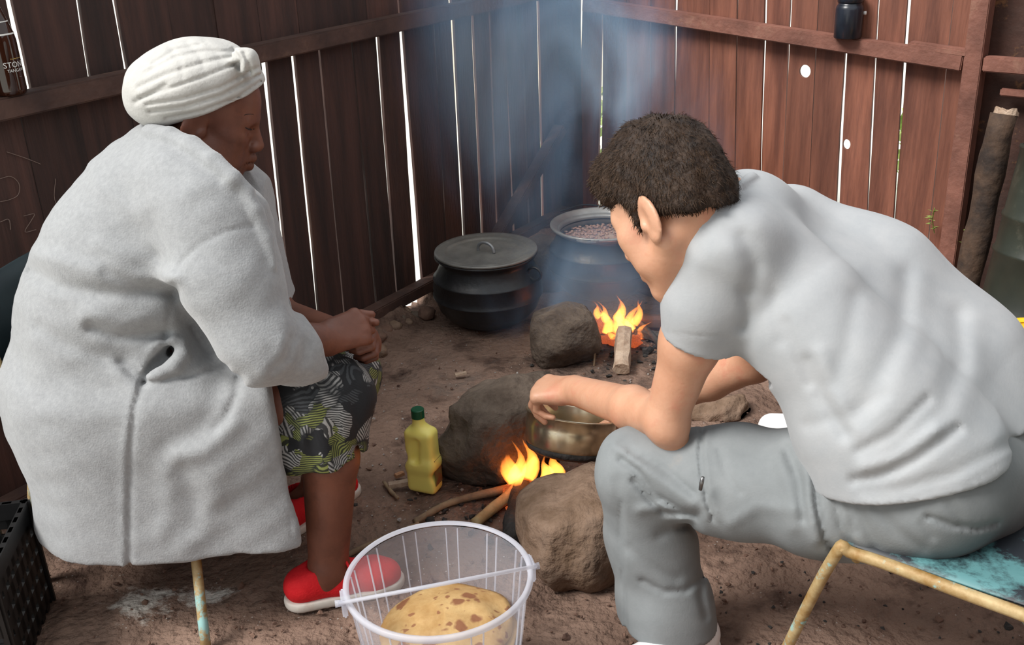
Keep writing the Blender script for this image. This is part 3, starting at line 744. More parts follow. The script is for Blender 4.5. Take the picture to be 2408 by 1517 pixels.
# split log with pale grain feeding the far fire
def split_log(p0, p1, w, h, material, label, seed):
    d = p1 - p0; L_ = np.linalg.norm(d); d = d / L_; u, v = frame_of(d); g = random.Random(seed)
    bm = bmesh.new(); prof = [(-1, -.6), (-.5, -1), (.6, -.9), (1, -.2), (.7, .8), (-.1, 1), (-.8, .7)]
    rings = []
    for t in np.linspace(0, 1, 6):
        rings.append([bm.verts.new(d * L_ * t + u * a * w * g.uniform(.9, 1.1) + v * b * h * g.uniform(.9, 1.1)) for a, b in prof])
    for a, b in zip(rings[:-1], rings[1:]):
        for k in range(7): bm.faces.new((a[k], a[(k + 1) % 7], b[(k + 1) % 7], b[k]))
    bm.faces.new(rings[0][::-1]); bm.faces.new(rings[-1])
    return tag(obj('split_log', bm, material, loc=p0), label, 'firewood')
split_log(at_z(1461, 868, .022), at_z(1468, 778, .06), .028, .022, M_SPLIT, 'pale split log sticking out of the far fire', 1)
stick([at_y(1396, 870, 3.06), at_y(1400, 815, 3.10)], [.003, .0035], M_BARK, 'thin upright twig leaning by the rounded grey rock', 'twig', 'twig', 6)
stick([gp(1490, 742, .03), gp(1535, 790, .03), gp(1552, 815, .012)], [.008, .010, .009], M_CHAR, 'thin burnt stick poking out to the right of the far fire', 'burnt_stick', 'stick', 8)
split_log(gp(1490, 752, .03), gp(1590, 757, .03), .03, .02, M_BEAM, 'dull flat plank end lying behind the far fire', 3)
split_log(gp(1500, 780, .02), gp(1575, 800, .02), .02, .015, M_CHAR, 'short blackened stick lying beside the far fire', 5)
split_log(gp(914, 1142, .010), gp(962, 1134, .012), .010, .009, M_SPLIT, 'small pale wood chip block beside the yellow bottle', 6)
stick([gp(902, 1133, .006), gp(922, 1158, .006), gp(936, 1172, .006)], [.005, .006, .004], M_BARK, 'short flat sliver of wood beside the pale block', 'wood_sliver', 'sliver', 6, .2)
split_log(gp(930, 1120, .008), gp(948, 1112, .008), .008, .006, mat('orange_chip', (.36, .17, .08), (.5, .27, .15), scale=20, rough=.9), 'tiny orange wood chip behind the pale block', 8)
split_log(gp(1070, 882, .006), gp(1096, 876, .008), .009, .005, M_SPLIT, 'pale curled wood shaving on the open soil', 9)
# floor board by the far wall
split_log(at_z(1230, 560, .05), at_z(1310, 520, .05), .03, .02, M_BEAM, 'short dark offcut lying at the foot of the corner', 11)

# ---- yellow jug
bt = at_z(1001, 1150, 0); bt[2] = 0
jug = thing('yellow_jug', 'yellow plastic handled bottle with a green cap on the soil', 'bottle', bt, rot=(0, 0, math.radians(-24)))
M_YEL = mat('yellow_plastic', (0.95, 0.82, 0.20), rough=0.32, sss=0.0)
prog = U([rbox((0, 0, .050), np.eye(3), (.042, .028, .050), .014), rbox((0, 0, .125), np.eye(3), (.0405, .027, .06), .014)], .02)
prog += U(cone((0, 0, .17), (-.004, 0, .205), .026, .015, (A(0, 1, 0), 1.0)), .02) + U(cone((-.004, 0, .2), (-.004, 0, .222), .0145, .0145), .006)
prog += S(cone((-.008, -.031, .105), (-.002, -.031, .155), .013, .011), .008) + S(cone((-.008, .031, .105), (-.002, .031, .155), .013, .011), .008)
prog += S(cone((.048, -.03, .055), (.048, .03, .055), .010, .010), .02) + S(cone((-.05, -.03, .10), (-.05, .03, .10), .012, .012), .02)
obj('jug_body', sdf_mesh('jug_body', prog, (-.07, -.06, -.01), (.07, .06, .25), .0035), M_YEL, jug)
obj('label', box(A(.0425, 0, .065), A(0, .018, 0), A(.0007, 0, 0), A(0, 0, .038)), mat('printed_label', (.30, .05, .03), (.20, .24, .08), scale=40, rough=.4), jug)
bm = lathe([(0, .241), (.0155, .241), (.0172, .239), (.0172, .217), (0, .217)], 28)
cap = obj('cap', bm, mat('green_plastic', (.006, .085, .035), rough=.35), jug, loc=(-.004, 0, 0))

# ---- translucent bucket with chapatis
bc = at_z(1031, 1354, .30)
bucket = thing('plastic_bucket', 'translucent white plastic bucket holding chapatis', 'bucket', (bc[0], bc[1], 0))
def plastic(name, col, fac, rough=.35):
    m = bpy.data.materials.new(name); m.use_nodes = True; N = m.node_tree.nodes; L = m.node_tree.links; bs = N['Principled BSDF']
    bs.inputs['Base Color'].default_value = (*col, 1); bs.inputs['Roughness'].default_value = rough
    tr = N.new('ShaderNodeBsdfTransparent'); tl = N.new('ShaderNodeBsdfTranslucent'); tl.inputs['Color'].default_value = (*col, 1)
    m1 = N.new('ShaderNodeMixShader'); m1.inputs['Fac'].default_value = .4; L.new(bs.outputs[0], m1.inputs[1]); L.new(tl.outputs[0], m1.inputs[2])
    mx = N.new('ShaderNodeMixShader'); mx.inputs['Fac'].default_value = fac
    L.new(tr.outputs[0], mx.inputs[1]); L.new(m1.outputs[0], mx.inputs[2]); L.new(mx.outputs[0], N['Material Output'].inputs['Surface'])
    return m
M_PL = plastic('translucent_plastic', (.74, .76, .85), .27); M_PL2 = plastic('thicker_translucent_plastic', (.76, .78, .86), .5)
BR, BB, BH = .172, .135, .30
obj('bucket_wall', lathe([(0, .006), (BB - .004, .006), (BB, .010), (BR - .004, BH - .006)], 96), M_PL, bucket, smooth=True)
obj('rim', lathe([(BR - .006, BH - .002), (BR - .004, BH + .002), (BR + .002, BH + .003), (BR + .005, BH), (BR + .005, BH - .008), (BR + .003, BH - .009), (BR + .003, BH - .004), (BR - .002, BH - .004), (BR - .006, BH - .002)], 96), M_PL2, bucket, smooth=True)
#obj('rim_band', lathe([(BR - .0015, BH - .045), (BR + .006, BH - .047), (BR + .006, BH - .043), (BR - .0015, BH - .041)], 96), M_PL2, bucket, smooth=True)
for k, a in enumerate([148, 139, 118, 109, 88, 80, 58, 50, 30, 22, 165, 172, -20, -28, -60, -68, -110, -118, -150, -158]):
    q = math.radians(a); e = A(math.cos(q), math.sin(q), 0); w = A(-e[1], e[0], 0)
    p0 = e * (BB + .002) + A(0, 0, .015); p1 = e * (BR - .003) + A(0, 0, BH - .012); d = (p1 - p0) / 2
    obj('rib', box((p0 + p1) / 2, d, w * .0010, e * .0014), M_PL2, bucket)
lug_a = math.radians(193); lug_b = math.radians(13)
# the two lugs and the bail: lugs seen at the left and right of the rim
for q in (lug_a, lug_b):
    e = A(math.cos(q), math.sin(q), 0); w = A(-e[1], e[0], 0)
    lg = obj('lug', box(e * (BR + .006) + A(0, 0, BH - .022), w * .020, e * .005, A(0, 0, .020), .003), M_PL2, bucket)
    obj('pin', tube([e * (BR + .008) + A(0, 0, BH - .02), e * (BR + .022) + A(0, 0, BH - .02)], [.006, .007], 10), M_PL2, lg, smooth=True)
la = A(math.cos(lug_a), math.sin(lug_a), 0) * (BR + .012) + A(0, 0, BH - .02); lb = A(math.cos(lug_b), math.sin(lug_b), 0) * (BR + .012) + A(0, 0, BH - .02)
mid = (la + lb) / 2; ax = (lb - la) / 2
tocam = unit(CAM - (np.array(bucket.location) + mid)); up_ = unit(tocam - unit(ax) * (tocam @ unit(ax)))
arc = [mid - ax * math.cos(q) + up_ * np.linalg.norm(ax) * .98 * math.sin(q) for q in np.linspace(0, math.pi, 40)]
obj('bail_handle', tube(arc, [.0036] * 40, 8), M_PL2, bucket, smooth=True)
M_CHAP = mat('chapati_dough', (0.32, 0.175, 0.055), (0.50, 0.33, 0.14), scale=12, rough=0.6, bump=.35, bscale=30)
def chapati_material():
    m = M_CHAP; N, L, bs = nodes(m); base = bs.inputs['Base Color'].links[0].from_socket; tc = N.new('ShaderNodeTexCoord')
    for sc_, th, amt in ((21, .22, .97), (46, .22, .9)):
        oi = N.new('ShaderNodeObjectInfo'); va = N.new('ShaderNodeVectorMath'); va.operation = 'SCALE'; va.inputs[0].default_value = (9, 5, 3); L.new(oi.outputs['Random'], va.inputs['Scale'])
        ad = N.new('ShaderNodeVectorMath'); L.new(tc.outputs['Object'], ad.inputs[0]); L.new(va.outputs['Vector'], ad.inputs[1])
        nz = N.new('ShaderNodeTexNoise'); nz.inputs['Scale'].default_value = 40; L.new(tc.outputs['Object'], nz.inputs['Vector'])
        mxv = N.new('ShaderNodeMix'); mxv.data_type = 'VECTOR'; mxv.inputs['Factor'].default_value = .025; L.new(ad.outputs[0], mxv.inputs['A']); L.new(nz.outputs['Color'], mxv.inputs['B'])
        vo = N.new('ShaderNodeTexVoronoi'); vo.inputs['Scale'].default_value = sc_; L.new(mxv.outputs['Result'], vo.inputs['Vector'])
        sep = N.new('ShaderNodeSeparateColor'); L.new(vo.outputs['Color'], sep.inputs['Color'])
        ml = N.new('ShaderNodeMath'); ml.operation = 'MULTIPLY'; L.new(sep.outputs['Red'], ml.inputs[0]); ml.inputs[1].default_value = th * 1.9
        sb = N.new('ShaderNodeMath'); sb.operation = 'SUBTRACT'; L.new(ml.outputs[0], sb.inputs[0]); L.new(vo.outputs['Distance'], sb.inputs[1])
        mr = N.new('ShaderNodeMapRange'); mr.inputs['From Min'].default_value = -.02; mr.inputs['From Max'].default_value = .10; mr.inputs['To Max'].default_value = amt; L.new(sb.outputs[0], mr.inputs['Value'])
        mx = N.new('ShaderNodeMix'); mx.data_type = 'RGBA'; L.new(mr.outputs['Result'], mx.inputs['Factor']); L.new(base, mx.inputs['A']); mx.inputs['B'].default_value = (.20, .075, .03, 1); base = mx.outputs['Result']
    L.new(base, bs.inputs['Base Color'])
chapati_material()
def chapati(k, n_):
    g = np.random.default_rng(70 + k); R = .118 + .0012 * k + .004 * g.normal(); rings = 14; seg = 48; V = []
    top = k == n_ - 1
    zc = .034 + .0215 * k
    for side in (0, 1):
        for i in range(rings + 1):
            r = R * i / rings
            for j in range(seg):
                a = 2 * math.pi * j / seg; rr = r * (1 + .03 * math.sin(3 * a + k) + .015 * math.sin(7 * a + 2 * k))
                z = -(.022 if not top else .036) * (i / rings) ** 2 + .003 * math.sin(9 * rr / R + k + 2 * a) * (i / rings) + .003 * math.sin(5 * a + 11 * rr / R) * (i / rings)
                V.append((rr * math.cos(a), rr * math.sin(a), z - (.005 if side else 0) * (1 - .5 * (i == rings))))
    Fs = []; o_ = (rings + 1) * seg
    for i in range(rings):
        for j in range(seg):
            a, b, c, d = i * seg + j, i * seg + (j + 1) % seg, (i + 1) * seg + (j + 1) % seg, (i + 1) * seg + j
            Fs.append((a, d, c, b)); Fs.append((a + o_, b + o_, c + o_, d + o_))
    for j in range(seg):
        a, b = rings * seg + j, rings * seg + (j + 1) % seg; Fs.append((a, a + o_, b + o_, b))
    lab = 'round fried chapati with brown spots, topmost in the bucket' if top else 'fried chapati lying %s from the top of the stack in the bucket' % ('', 'second', 'third', 'fourth', 'fifth', 'sixth', 'seventh', 'eighth')[n_ - 1 - k]
    o = tag(obj('chapati', mesh('chapati', V, Fs), M_CHAP, loc=(bc[0] + .008 + .006 * g.normal(), bc[1] - .01 + .006 * g.normal(), zc + .026), smooth=True), lab, 'chapati', 'stack of chapatis in the bucket')
    o.rotation_euler = (g.normal() * .03, g.normal() * .03, g.uniform(0, 6))
for k in range(8): chapati(k, 8)

# ---- things by the walls
# dark canister on the right rail
s_t, _ = sz(1993, 78, OR, nR, dR); tp = rb(s_t) + A(0, 0, .027) - nR * .002
can = thing('dark_canister', 'dark glossy canister with a narrowed shoulder on the right rail', 'canister', tp)
M_CAN = mat('dark_enamel', (.010, .013, .020), (.018, .022, .032), scale=20, rough=.28)
obj('canister_body', lathe([(0, 0), (.044, 0), (.047, .003), (.047, .098), (.044, .108), (.040, .113), (.040, .12), (0, .12)], 40), M_CAN, can, smooth=True)
obj('canister_cap', lathe([(.041, .120), (.043, .122), (.043, .145), (.039, .15), (0, .15)], 40), M_CAN, can, smooth=True)
obj('white_spot', tube([A(.046, -.006, .082), A(.056, -.008, .082)], [.006, .007], 10), mat('white_spot', (.8, .8, .78), rough=.4), can, smooth=True)  # small white spot on the canister's side
# soda bottle on the left rail
sb_, _ = sz(38, 262, OL, nL, dL); bpz = zr + .052
sbp = OL + dL * (sb_ + .012) - nL * .022; sbp[2] = bpz
soda = thing('glass_bottle', 'dark brown glass soda bottle with white lettering on the left rail', 'bottle', sbp)
M_GLASS = mat('dark_amber_glass', (.012, .006, .004), rough=.07, spec=.7)
_N, _L, _b = nodes(M_GLASS); _b.inputs['Transmission Weight'].default_value = .25; _b.inputs['Base Color'].default_value = (.035, .009, .004, 1)
obj('bottle_glass', lathe([(0, 0), (.026, 0), (.030, .004), (.031, .012), (.031, .105), (.029, .12), (.022, .145), (.015, .17), (.0125, .195), (.013, .20), (.013, .21), (0, .21)], 40), M_GLASS, soda, smooth=True)
M_INK = mat('white_print', (.75, .74, .70), rough=.5); M_INKY = mat('yellow_print', (.55, .38, .10), rough=.5)
def wrap_text(txt, size, z, R, a0, material, parent, slant=0.0, name='print'):
    cu = bpy.data.curves.new('print', 'FONT'); cu.body = txt; cu.size = size; cu.align_x = 'CENTER'; cu.resolution_u = 3
    tmp = bpy.data.objects.new('print', cu); COL.objects.link(tmp)
    dg = bpy.context.evaluated_depsgraph_get(); me = bpy.data.meshes.new_from_object(tmp.evaluated_get(dg))
    bpy.data.objects.remove(tmp); bpy.data.curves.remove(cu)
    for v in me.vertices:
        x, y = v.co.x, v.co.y; r = R(z + y) + .0006 if callable(R) else R + .0006
        a = a0 + x / r; v.co = (r * math.cos(a), r * math.sin(a), z + y + slant * x)
    return obj(name, me, material, parent)
soda.scale = (1.16,) * 3
aC = math.atan2(CAM[1] - sbp[1], CAM[0] - sbp[0]) + .55
wrap_text('STONEY', .0155, .056, .031, aC + .25, M_INK, soda); wrap_text('TANGAWIZI', .0085, .047, .031, aC + .25, M_INK, soda)
wrap_text('~~~~', .012, .069, .031, aC + .25, M_INKY, soda); wrap_text('- -', .006, .035, .031, aC + .3, M_INK, soda)
rn = lambda z: np.interp(z, [.105, .12, .145, .17, .195], [.031, .029, .022, .015, .0125])
for z0_, z1_ in ((.118, .121), (.142, .144)):
    obj('print_band', lathe([(rn(z0_) + .0006, z0_), (rn(z1_) + .0006, z1_)], 40), M_INK, soda, smooth=True)
# branch leaning on the wall behind the man
M_LOG = mat('leaning_branch_bark', (.022, .013, .009), (.085, .048, .028), scale=11, rough=.85, bump=.6, bscale=35, c3=(.22, .14, .09), s3=5, t3=(.56, .72))
ltop = at_y(2366, 268, 3.30); lbot = at_y(2262, 690, 3.22); lbot = lbot + (lbot - ltop) * (lbot[2] / (ltop[2] - lbot[2]))
lg = thing('leaning_branch', 'thick bark-covered branch leaning on the wall by the green drum', 'branch', lbot)
lp = [lbot + (ltop - lbot) * t + A(.008 * math.sin(5 * t), 0, 0) for t in np.linspace(0, 1, 12)]
obj('bark_stem', tube([p - lbot for p in lp], [.043 + .003 * math.sin(k * 1.7) for k in range(12)], 14, jitter=.05), M_LOG, lg, smooth=True)
bm = bmesh.new(); d = unit(ltop - lbot); u_, v_ = frame_of(d)
c0 = bm.verts.new(ltop - lbot + d * .012); ring = [bm.verts.new(ltop - lbot + d * (.004 + .018 * rng.random()) + (u_ * math.cos(k * .39) + v_ * math.sin(k * .39)) * .037) for k in range(16)]
for k in range(16): bm.faces.new((c0, ring[k], ring[(k + 1) % 16]))
low_r = [bm.verts.new(ltop - lbot - d * .002 + (u_ * math.cos(k * .39) + v_ * math.sin(k * .39)) * .038) for k in range(16)]
for k in range(16): bm.faces.new((ring[k], low_r[k], low_r[(k + 1) % 16], ring[(k + 1) % 16]))
obj('cut_end', bm, M_SPLIT, lg)
# green drum at the edge of the room
M_DRUM = mat('green_painted_drum', (.017, .021, .016), (.032, .037, .027), scale=4, rough=.42, bump=.05, bscale=30, c3=(.08, .08, .06), s3=8, t3=(.6, .75))
dp = at_y(2425, 735, 2.96); dp[2] = .03
drum = thing('green_drum', 'dull green metal drum tilted against the wall', 'drum', dp, rot=(math.radians(-5), math.radians(9), 0))
R_ = .165
obj('drum_body', lathe([(0, .0), (R_ - .006, .0), (R_ + .004, .004), (R_ + .004, .012), (R_, .018), (R_, .09), (R_ + .003, .094), (R_ + .003, .099), (R_, .103), (R_, .30), (R_ + .005, .308), (R_ + .005, .316), (R_, .324),
                        (R_, .41), (R_ + .005, .418), (R_ + .005, .426), (R_, .434), (R_, .62), (R_ + .004, .626), (R_ + .004, .634), (R_ - .006, .636), (R_ - .012, .62), (0, .62)], 64), M_DRUM, drum, smooth=True)
# yellow basin behind the man
yp = at_y(2462, 800, 2.62)
basin = thing('yellow_basin', 'bright yellow plastic basin behind the man\'s back', 'basin', (yp[0], yp[1], 0))
h_ = yp[2]
obj('basin_body', lathe([(0, .004), (.10, .004), (.11, .012), (.150, h_ - .01), (.146, h_ - .01), (.105, .018), (0, .012)], 48), mat('yellow_basin_plastic', (.80, .46, .01), rough=.4), basin, smooth=True)
obj('basin_rim', lathe([(.144, h_ - .008), (.148, h_), (.160, h_), (.164, h_ - .006), (.162, h_ - .016), (.158, h_ - .016), (.158, h_ - .008), (.150, h_ - .008), (.144, h_ - .008)], 48), mat('yellow_basin_rim', (.82, .50, .012), rough=.4), basin, smooth=True)
# sprigs growing in through the right wall
M_LEAF = mat('fresh_leaf', (.16, .28, .05), (.34, .46, .12), scale=30, rough=.6)
def sprig(px, py, h, n_, seed, label):
    g = random.Random(seed); p = on_plane(px, py, OR, nR) - nR * .02
    z0_ = max(p[2] - h * .5, 0.0); base = A(p[0], p[1], z0_)
    t = thing('leafy_sprig', label, 'plant', base)
    top = A(0, 0, h) + nR * .03
    stem = smooth_path([A(0, 0, -.0), A(0, 0, h * .5) + nR * .012 + dR * g.uniform(-.01, .01), top], 6)
    obj('stem', tube(stem, [.0018] * len(stem), 5), M_LEAF, t)
    for k in range(n_):
        q = stem[int(2 + (len(stem) - 3) * k / n_)]; a = g.uniform(-2.4, 2.4); dr = unit(dR * math.sin(a) + nR * (.5 + .6 * abs(math.cos(a))) + A(0, 0, g.uniform(-.2, .9))); l = g.uniform(.018, .034)
        w = unit(np.cross(dr, A(.2, .1, 1))) * l * .22
        V = [q, q + dr * l * .45 + w, q + dr * l, q + dr * l * .45 - w, q + dr * l * .5 + A(0, 0, .002)]
        obj('leaf', mesh('leaf', V, [(0, 1, 4), (1, 2, 4), (2, 3, 4), (3, 0, 4)]), M_LEAF, t)
sprig(2196, 520, .10, 16, 1, 'small green sprig growing through a plank gap in the right wall')
sprig(2268, 575, .14, 22, 2, 'brighter leafy sprig growing between the post and the leaning branch')
# bushes outside, glimpsed through the gaps
M_BUSH = mat('bush_leaf', (.22, .36, .06), (.50, .60, .22), scale=20, rough=.7)
def bush(px, dist, zc_, r, seed, label):
    p = CAM + ray(px, 430) * dist; g = np.random.default_rng(seed); V, Fs = [], []
    for k in range(260):
        c = g.normal(size=3); c = c / np.linalg.norm(c) * g.uniform(.3, 1) ** .5 * r; c[2] = abs(c[2]) * 1.0
        a = unit(g.normal(size=3)) * .05; b = unit(np.cross(a, g.normal(size=3))) * .022; n_ = len(V)
        V += [c - a, c + b, c + a, c - b]; Fs.append((n_, n_ + 1, n_ + 2, n_ + 3))
    t = thing('bush', label, 'bush', (p[0], p[1], -.06))
    o = obj('foliage', mesh('foliage', V, Fs), M_BUSH, t, loc=(0, 0, .12)); o['kind'] = 'stuff'
    obj('stem', tube([A(0, 0, 0), A(.01, 0, .2)], [.014, .008], 6), M_BARK, t)
bush(1405, 5.6, 0, .42, 3, 'yellow-green bush outside the gap beside the corner')
bush(2230, 5.2, 0, .35, 4, 'yellow-green bush outside the right wall behind the post')
# ================================================================ people
def head_prog(O, f, u, k=1.0, full=0.0, es=1.0):
    """a head round the point O between the ears; f = face direction, u = crown direction; all lengths times k"""
    f = unit(f); u = unit(np.asarray(u, float) - f * np.dot(f, u)); l = np.cross(u, f)
    T = lambda x, y, z: O + (f * x + l * y + u * z) * k
    ax = (f, l, u); E_ = lambda c, r: ellipsoid(T(*c), ax, np.array(r) * k)
    C_ = lambda a, b, ra, rb, fl=None: cone(T(*a), T(*b), ra * k, rb * k, fl)
    p = U(E_((.000, 0, .052), (.098, .075, .082)), .0) + U(E_((.045, 0, .018), (.053, .062, .078)), .02)
    p += U([C_((.025, 0, -.045), (.072, 0, -.090), .050 + full, .021)], .02)
    for s in (1, -1):
        p += U([C_((-.002, s * .052, -.035), (.062, s * .016, -.092), .020 + full, .017 + full * .4)], .025)
        p += U([C_((.058, s * .044, -.006), (.052, s * .036, -.045), .024, .026 + full)], .025)
        p += U([C_((.089, s * .006, .030), (.072, s * .046, .030), .010, .011)], .014)
    p += U(E_((.079, 0, -.050), (.024, .028, .030)), .02)
    for s in (1, -1):
        p += S(ellipsoid(T(.100, s * .032, .010), ax, np.array((.020, .017, .012)) * k), .012 * k)
        p += U(ellipsoid(T(.074, s * .031, .010), ax, np.array((.0145, .0155, .0125)) * k), .004 * k)
    p += U([C_((.092, 0, .022), (.110, 0, -.018), .0085, .0125)], .010) + U([C_((.104, -.011, -.022), (.104, .011, -.022), .0095, .0095)], .008)
    for s in (1, -1):
        p += S(cone(T(.108, s * .006, -.033), T(.104, s * .008, -.024), .0035 * k, .0025 * k), .003)
        p += U([C_((.101 + full * .4, 0, -.045), (.084, s * .024, -.051), .0075 + full * .15, .004)], .006) + U([C_((.099 + full * .3, 0, -.061), (.084, s * .021, -.056), .0085 + full * .15, .004)], .006)
        p += S(cone(T(.110, 0, -.0530), T(.086, s * .026, -.0530), .0022 * k, .0016 * k), .002)
        # ear
        ea = (unit(f - l * s * -.35), unit(l * s + f * .35), unit(u - f * .2))
        p += U(ellipsoid(T(-.010, s * .0795, .004), ea, np.array((.0185 * es, .0075, .032 * es)) * k), .007 * k)
        p += S(ellipsoid(T(-.004, s * .0885, .006), ea, np.array((.0105 * es, .0075, .021 * es)) * k), .003 * k)
        p += U(ellipsoid(T(.006, s * .078, -.004), ea, np.array((.006, .006, .009)) * k), .005 * k)
        p += U(ellipsoid(T(-.006, s * .078, -.026), ea, np.array((.009, .006, .009)) * k), .006 * k)
    return p, T
def hand_prog(W, h, n, t, k=1.0, curls=(70, 70, 40), spread=0.0, thumb=(0.8, 0.6, -0.3), tcurl=25, per=None):
    """W wrist, h towards the knuckles, n out of the back of the hand, t towards the thumb"""
    h = unit(h); n = unit(np.asarray(n) - h * np.dot(n, h)); s = np.cross(n, h); t = s if np.dot(s, t) > 0 else -s
    p = []; info = {}
    kb = W + h * .088 * k
    for o, r in ((.030, .0125), (.010, .0140), (-.011, .0135), (-.030, .0115)):
        p += U(cone(W + h * .008 * k + t * o * .55 * k, kb + t * o * k - h * (.004 if abs(o) < .02 else .010) * k - n * .002 * k, .0150 * k, r * .98 * k), .016 * k)
    p += U(cone(W + h * .03 * k - n * .010 * k - t * .016 * k, W + h * .06 * k - n * .008 * k - t * .018 * k, .013 * k, .011 * k), .015 * k)
    rot = lambda v, a: h_ * 0
    for i, (o, L_, r) in enumerate(((.030, .94, .0090), (.010, 1.04, .0093), (-.011, .98, .0088), (-.030, .78, .0078))):
        c = (per or {}).get(i, curls)
        b = kb + t * o * k - h * (.006 if abs(o) < .02 else .013) * k
        ang = 0; d0 = unit(h + t * spread * o / .03); pts = [b]; 
        for a, ln in zip(c, (.044, .027, .022)):
            ang += math.radians(a); d = d0 * math.cos(ang) - n * math.sin(ang); pts.append(pts[-1] + d * ln * L_ * k)
        p += U(cone(pts[0], pts[1], r * 1.12 * k, r * 1.0 * k), .006 * k) + U(cone(pts[1], pts[2], r * 1.0 * k, r * .9 * k), .002 * k) + U(cone(pts[2], pts[3], r * .9 * k, r * .74 * k), .002 * k)
        info[i] = pts
    b = W + h * .022 * k + t * .024 * k - n * .008 * k
    d = unit(h * thumb[0] + t * thumb[1] + n * thumb[2]); q = b + d * .046 * k
    d2 = unit(d * math.cos(math.radians(tcurl)) + (h - t * .6) * math.sin(math.radians(tcurl))); q2 = q + d2 * .031 * k
    d3 = unit(d2 * math.cos(math.radians(tcurl)) + (h - t * .8) * math.sin(math.radians(tcurl))); q3 = q2 + d3 * .024 * k
    p += U(cone(b, q, .0165 * k, .0115 * k), .014 * k) + U(cone(q, q2, .0112 * k, .0098 * k), .003 * k) + U(cone(q2, q3, .0098 * k, .0080 * k), .003 * k)
    info['thumb'] = [b, q, q2, q3]
    return p, info
def skin(name, c1, c2, c3, sss):
    m = mat(name, c1, c2, scale=9, rough=.48, bump=.12, bscale=160, sss=sss, c3=c3, s3=14, t3=(.52, .72), bdist=.004); return m
M_DARK = skin('dark_brown_skin', (.125, .042, .024), (.185, .066, .038), (.10, .034, .020), .08)
M_FAIR = skin('fair_skin', (.50, .25, .15), (.58, .32, .205), (.54, .22, .14), .12)
w = at_y

# ---------------------------------------------------------------- woman in the grey coat
wf = unit(A(.95, .30, 0))
# head
WO = w(468, 305, 2.05); hf = unit(A(.93, .20, -.36)); hu = A(.36, .05, .93); hl = np.cross(unit(hu - hf * (hu @ hf)), hf)
WO = WO + hl * .076
hp, WT = head_prog(WO, hf, hu, 1.09, .010)
neckb = w(425, 420, 2.10)
rsh, rel, rwr = w(500, 500, 1.96), w(606, 808, 1.84), w(762, 800, 1.955)
lsh, lel, lwr = w(545, 480, 2.24), w(640, 740, 2.32), w(806, 790, 2.10)
body = hp + U(chain([WT(-.012, 0, -.03), neckb], [.058, .075]), .03)
body += U(chain([neckb, w(380, 640, 2.10), w(330, 860, 2.09)], [.09, .13, .15]), .05)
body += U(chain([rsh, rel, rwr], [.06, .050, .034]), .03) + U(chain([lsh, lel, lwr], [.06, .048, .033]), .03)
rh, rinf = hand_prog(rwr + unit(rwr - rel) * .004, A(.88, .44, .16), A(.05, -.86, .50), A(0, .35, .9), 1.0, (58, 74, 42), thumb=(.95, .16, -.30), tcurl=30)
lh, _ = hand_prog(lwr, A(.80, -.42, .1), A(.5, .8, .3), A(0, .1, .95), 1.0, (60, 80, 45), thumb=(.8, .5, .0), tcurl=25)
body += rh + lh
rkn, ran = w(778, 938, 1.985), w(772, 1335, 1.935)
lkn, lan = w(806, 880, 2.20), w(742, 1165, 2.27)
hipR, hipL = A(-.86, 1.99, .49), A(-.90, 2.18, .49)
body += U(chain([w(330, 860, 2.09), hipR, rkn], [.14, .11, .065]), .04) + U(chain([hipL, lkn], [.11, .065]), .04)
rdir, ldir = unit(A(.965, .26, 0)), unit(A(.62, .78, 0))
body += U(chain([rkn, rkn * .66 + ran * .34, ran], [.062, .061, .043]), .02) + U(chain([lkn, lkn * .66 + lan * .34, lan], [.060, .058, .042]), .02)
rfoot, lfoot = A(-.448, 1.932, 0), A(-.555, 2.235, 0)
body += U(chain([ran, rfoot + A(0, 0, .055), rfoot + rdir * .14 + A(0, 0, .035)], [.040, .034, .026]), .02)
body += U(chain([lan, lfoot + A(0, 0, .055), lfoot + ldir * .14 + A(0, 0, .035)], [.040, .034, .026]), .02)
woman = tag(obj('person', sdf_mesh('person', body, (-1.25, 1.6, -.01), (-.15, 2.65, 1.32), .0036), M_DARK),
            'seated person in a light grey coat and white head wrap, hands together over the knees', 'person')
# lips and brow are a little darker; the closed eye is a thin lash line
M_LASH = mat('eyelash', (.012, .008, .007), rough=.8)
lash = [hit(hp, x, y) - unit(ray(x, y)) * .0006 for x, y in ((576, 299), (583, 303), (591, 305), (598, 303))]
obj('eyelashes', tube(smooth_path(lash, 4), .0013, 5), M_LASH, woman)
brow = [hit(hp, x, y) - unit(ray(x, y)) * .0002 for x, y in ((566, 274), (580, 269), (594, 269), (604, 273))]
obj('eyebrow', tube(smooth_path(brow, 4), .0010, 5), mat('eyebrow_hair', (.03, .013, .009), rough=.9), woman)

# coat
M_COAT = mat('grey_felted_wool', (.265, .272, .278), (.315, .322, .328), scale=90, rough=.95, bump=.22, bscale=260, sheen=.35, spec=.15, bdist=.006, detail=8)
def skirt_prism(a, b, ra, rb, zlo, zhi, flare=0.0, rr=.03):
    a = np.asarray(a, np.float32); b = np.asarray(b, np.float32); ab = b - a; L2 = ab @ ab
    def f(P):
        q = P[:, :2] - a; t = np.clip((q @ ab) / L2, 0, 1); e = q - t[:, None] * ab
        d = np.sqrt(np.einsum('ij,ij->i', e, e)) - (ra + (rb - ra) * t) - flare * (zhi - P[:, 2])
        dz = np.maximum(zlo - P[:, 2], P[:, 2] - zhi)
        d2 = np.stack([d + rr, dz + rr], 1)
        return np.sqrt((np.maximum(d2, 0) ** 2).sum(1)) + np.minimum(d2.max(1), 0) - rr
    return f
hipc = w(312, 890, 2.07)
HEM = .198
coat = U(chain([w(276, 900, 2.10), w(300, 740, 2.10), w(345, 600, 2.09), w(395, 475, 2.09), w(435, 398, 2.10)], [.236, .212, .192, .152, .108]), .05)
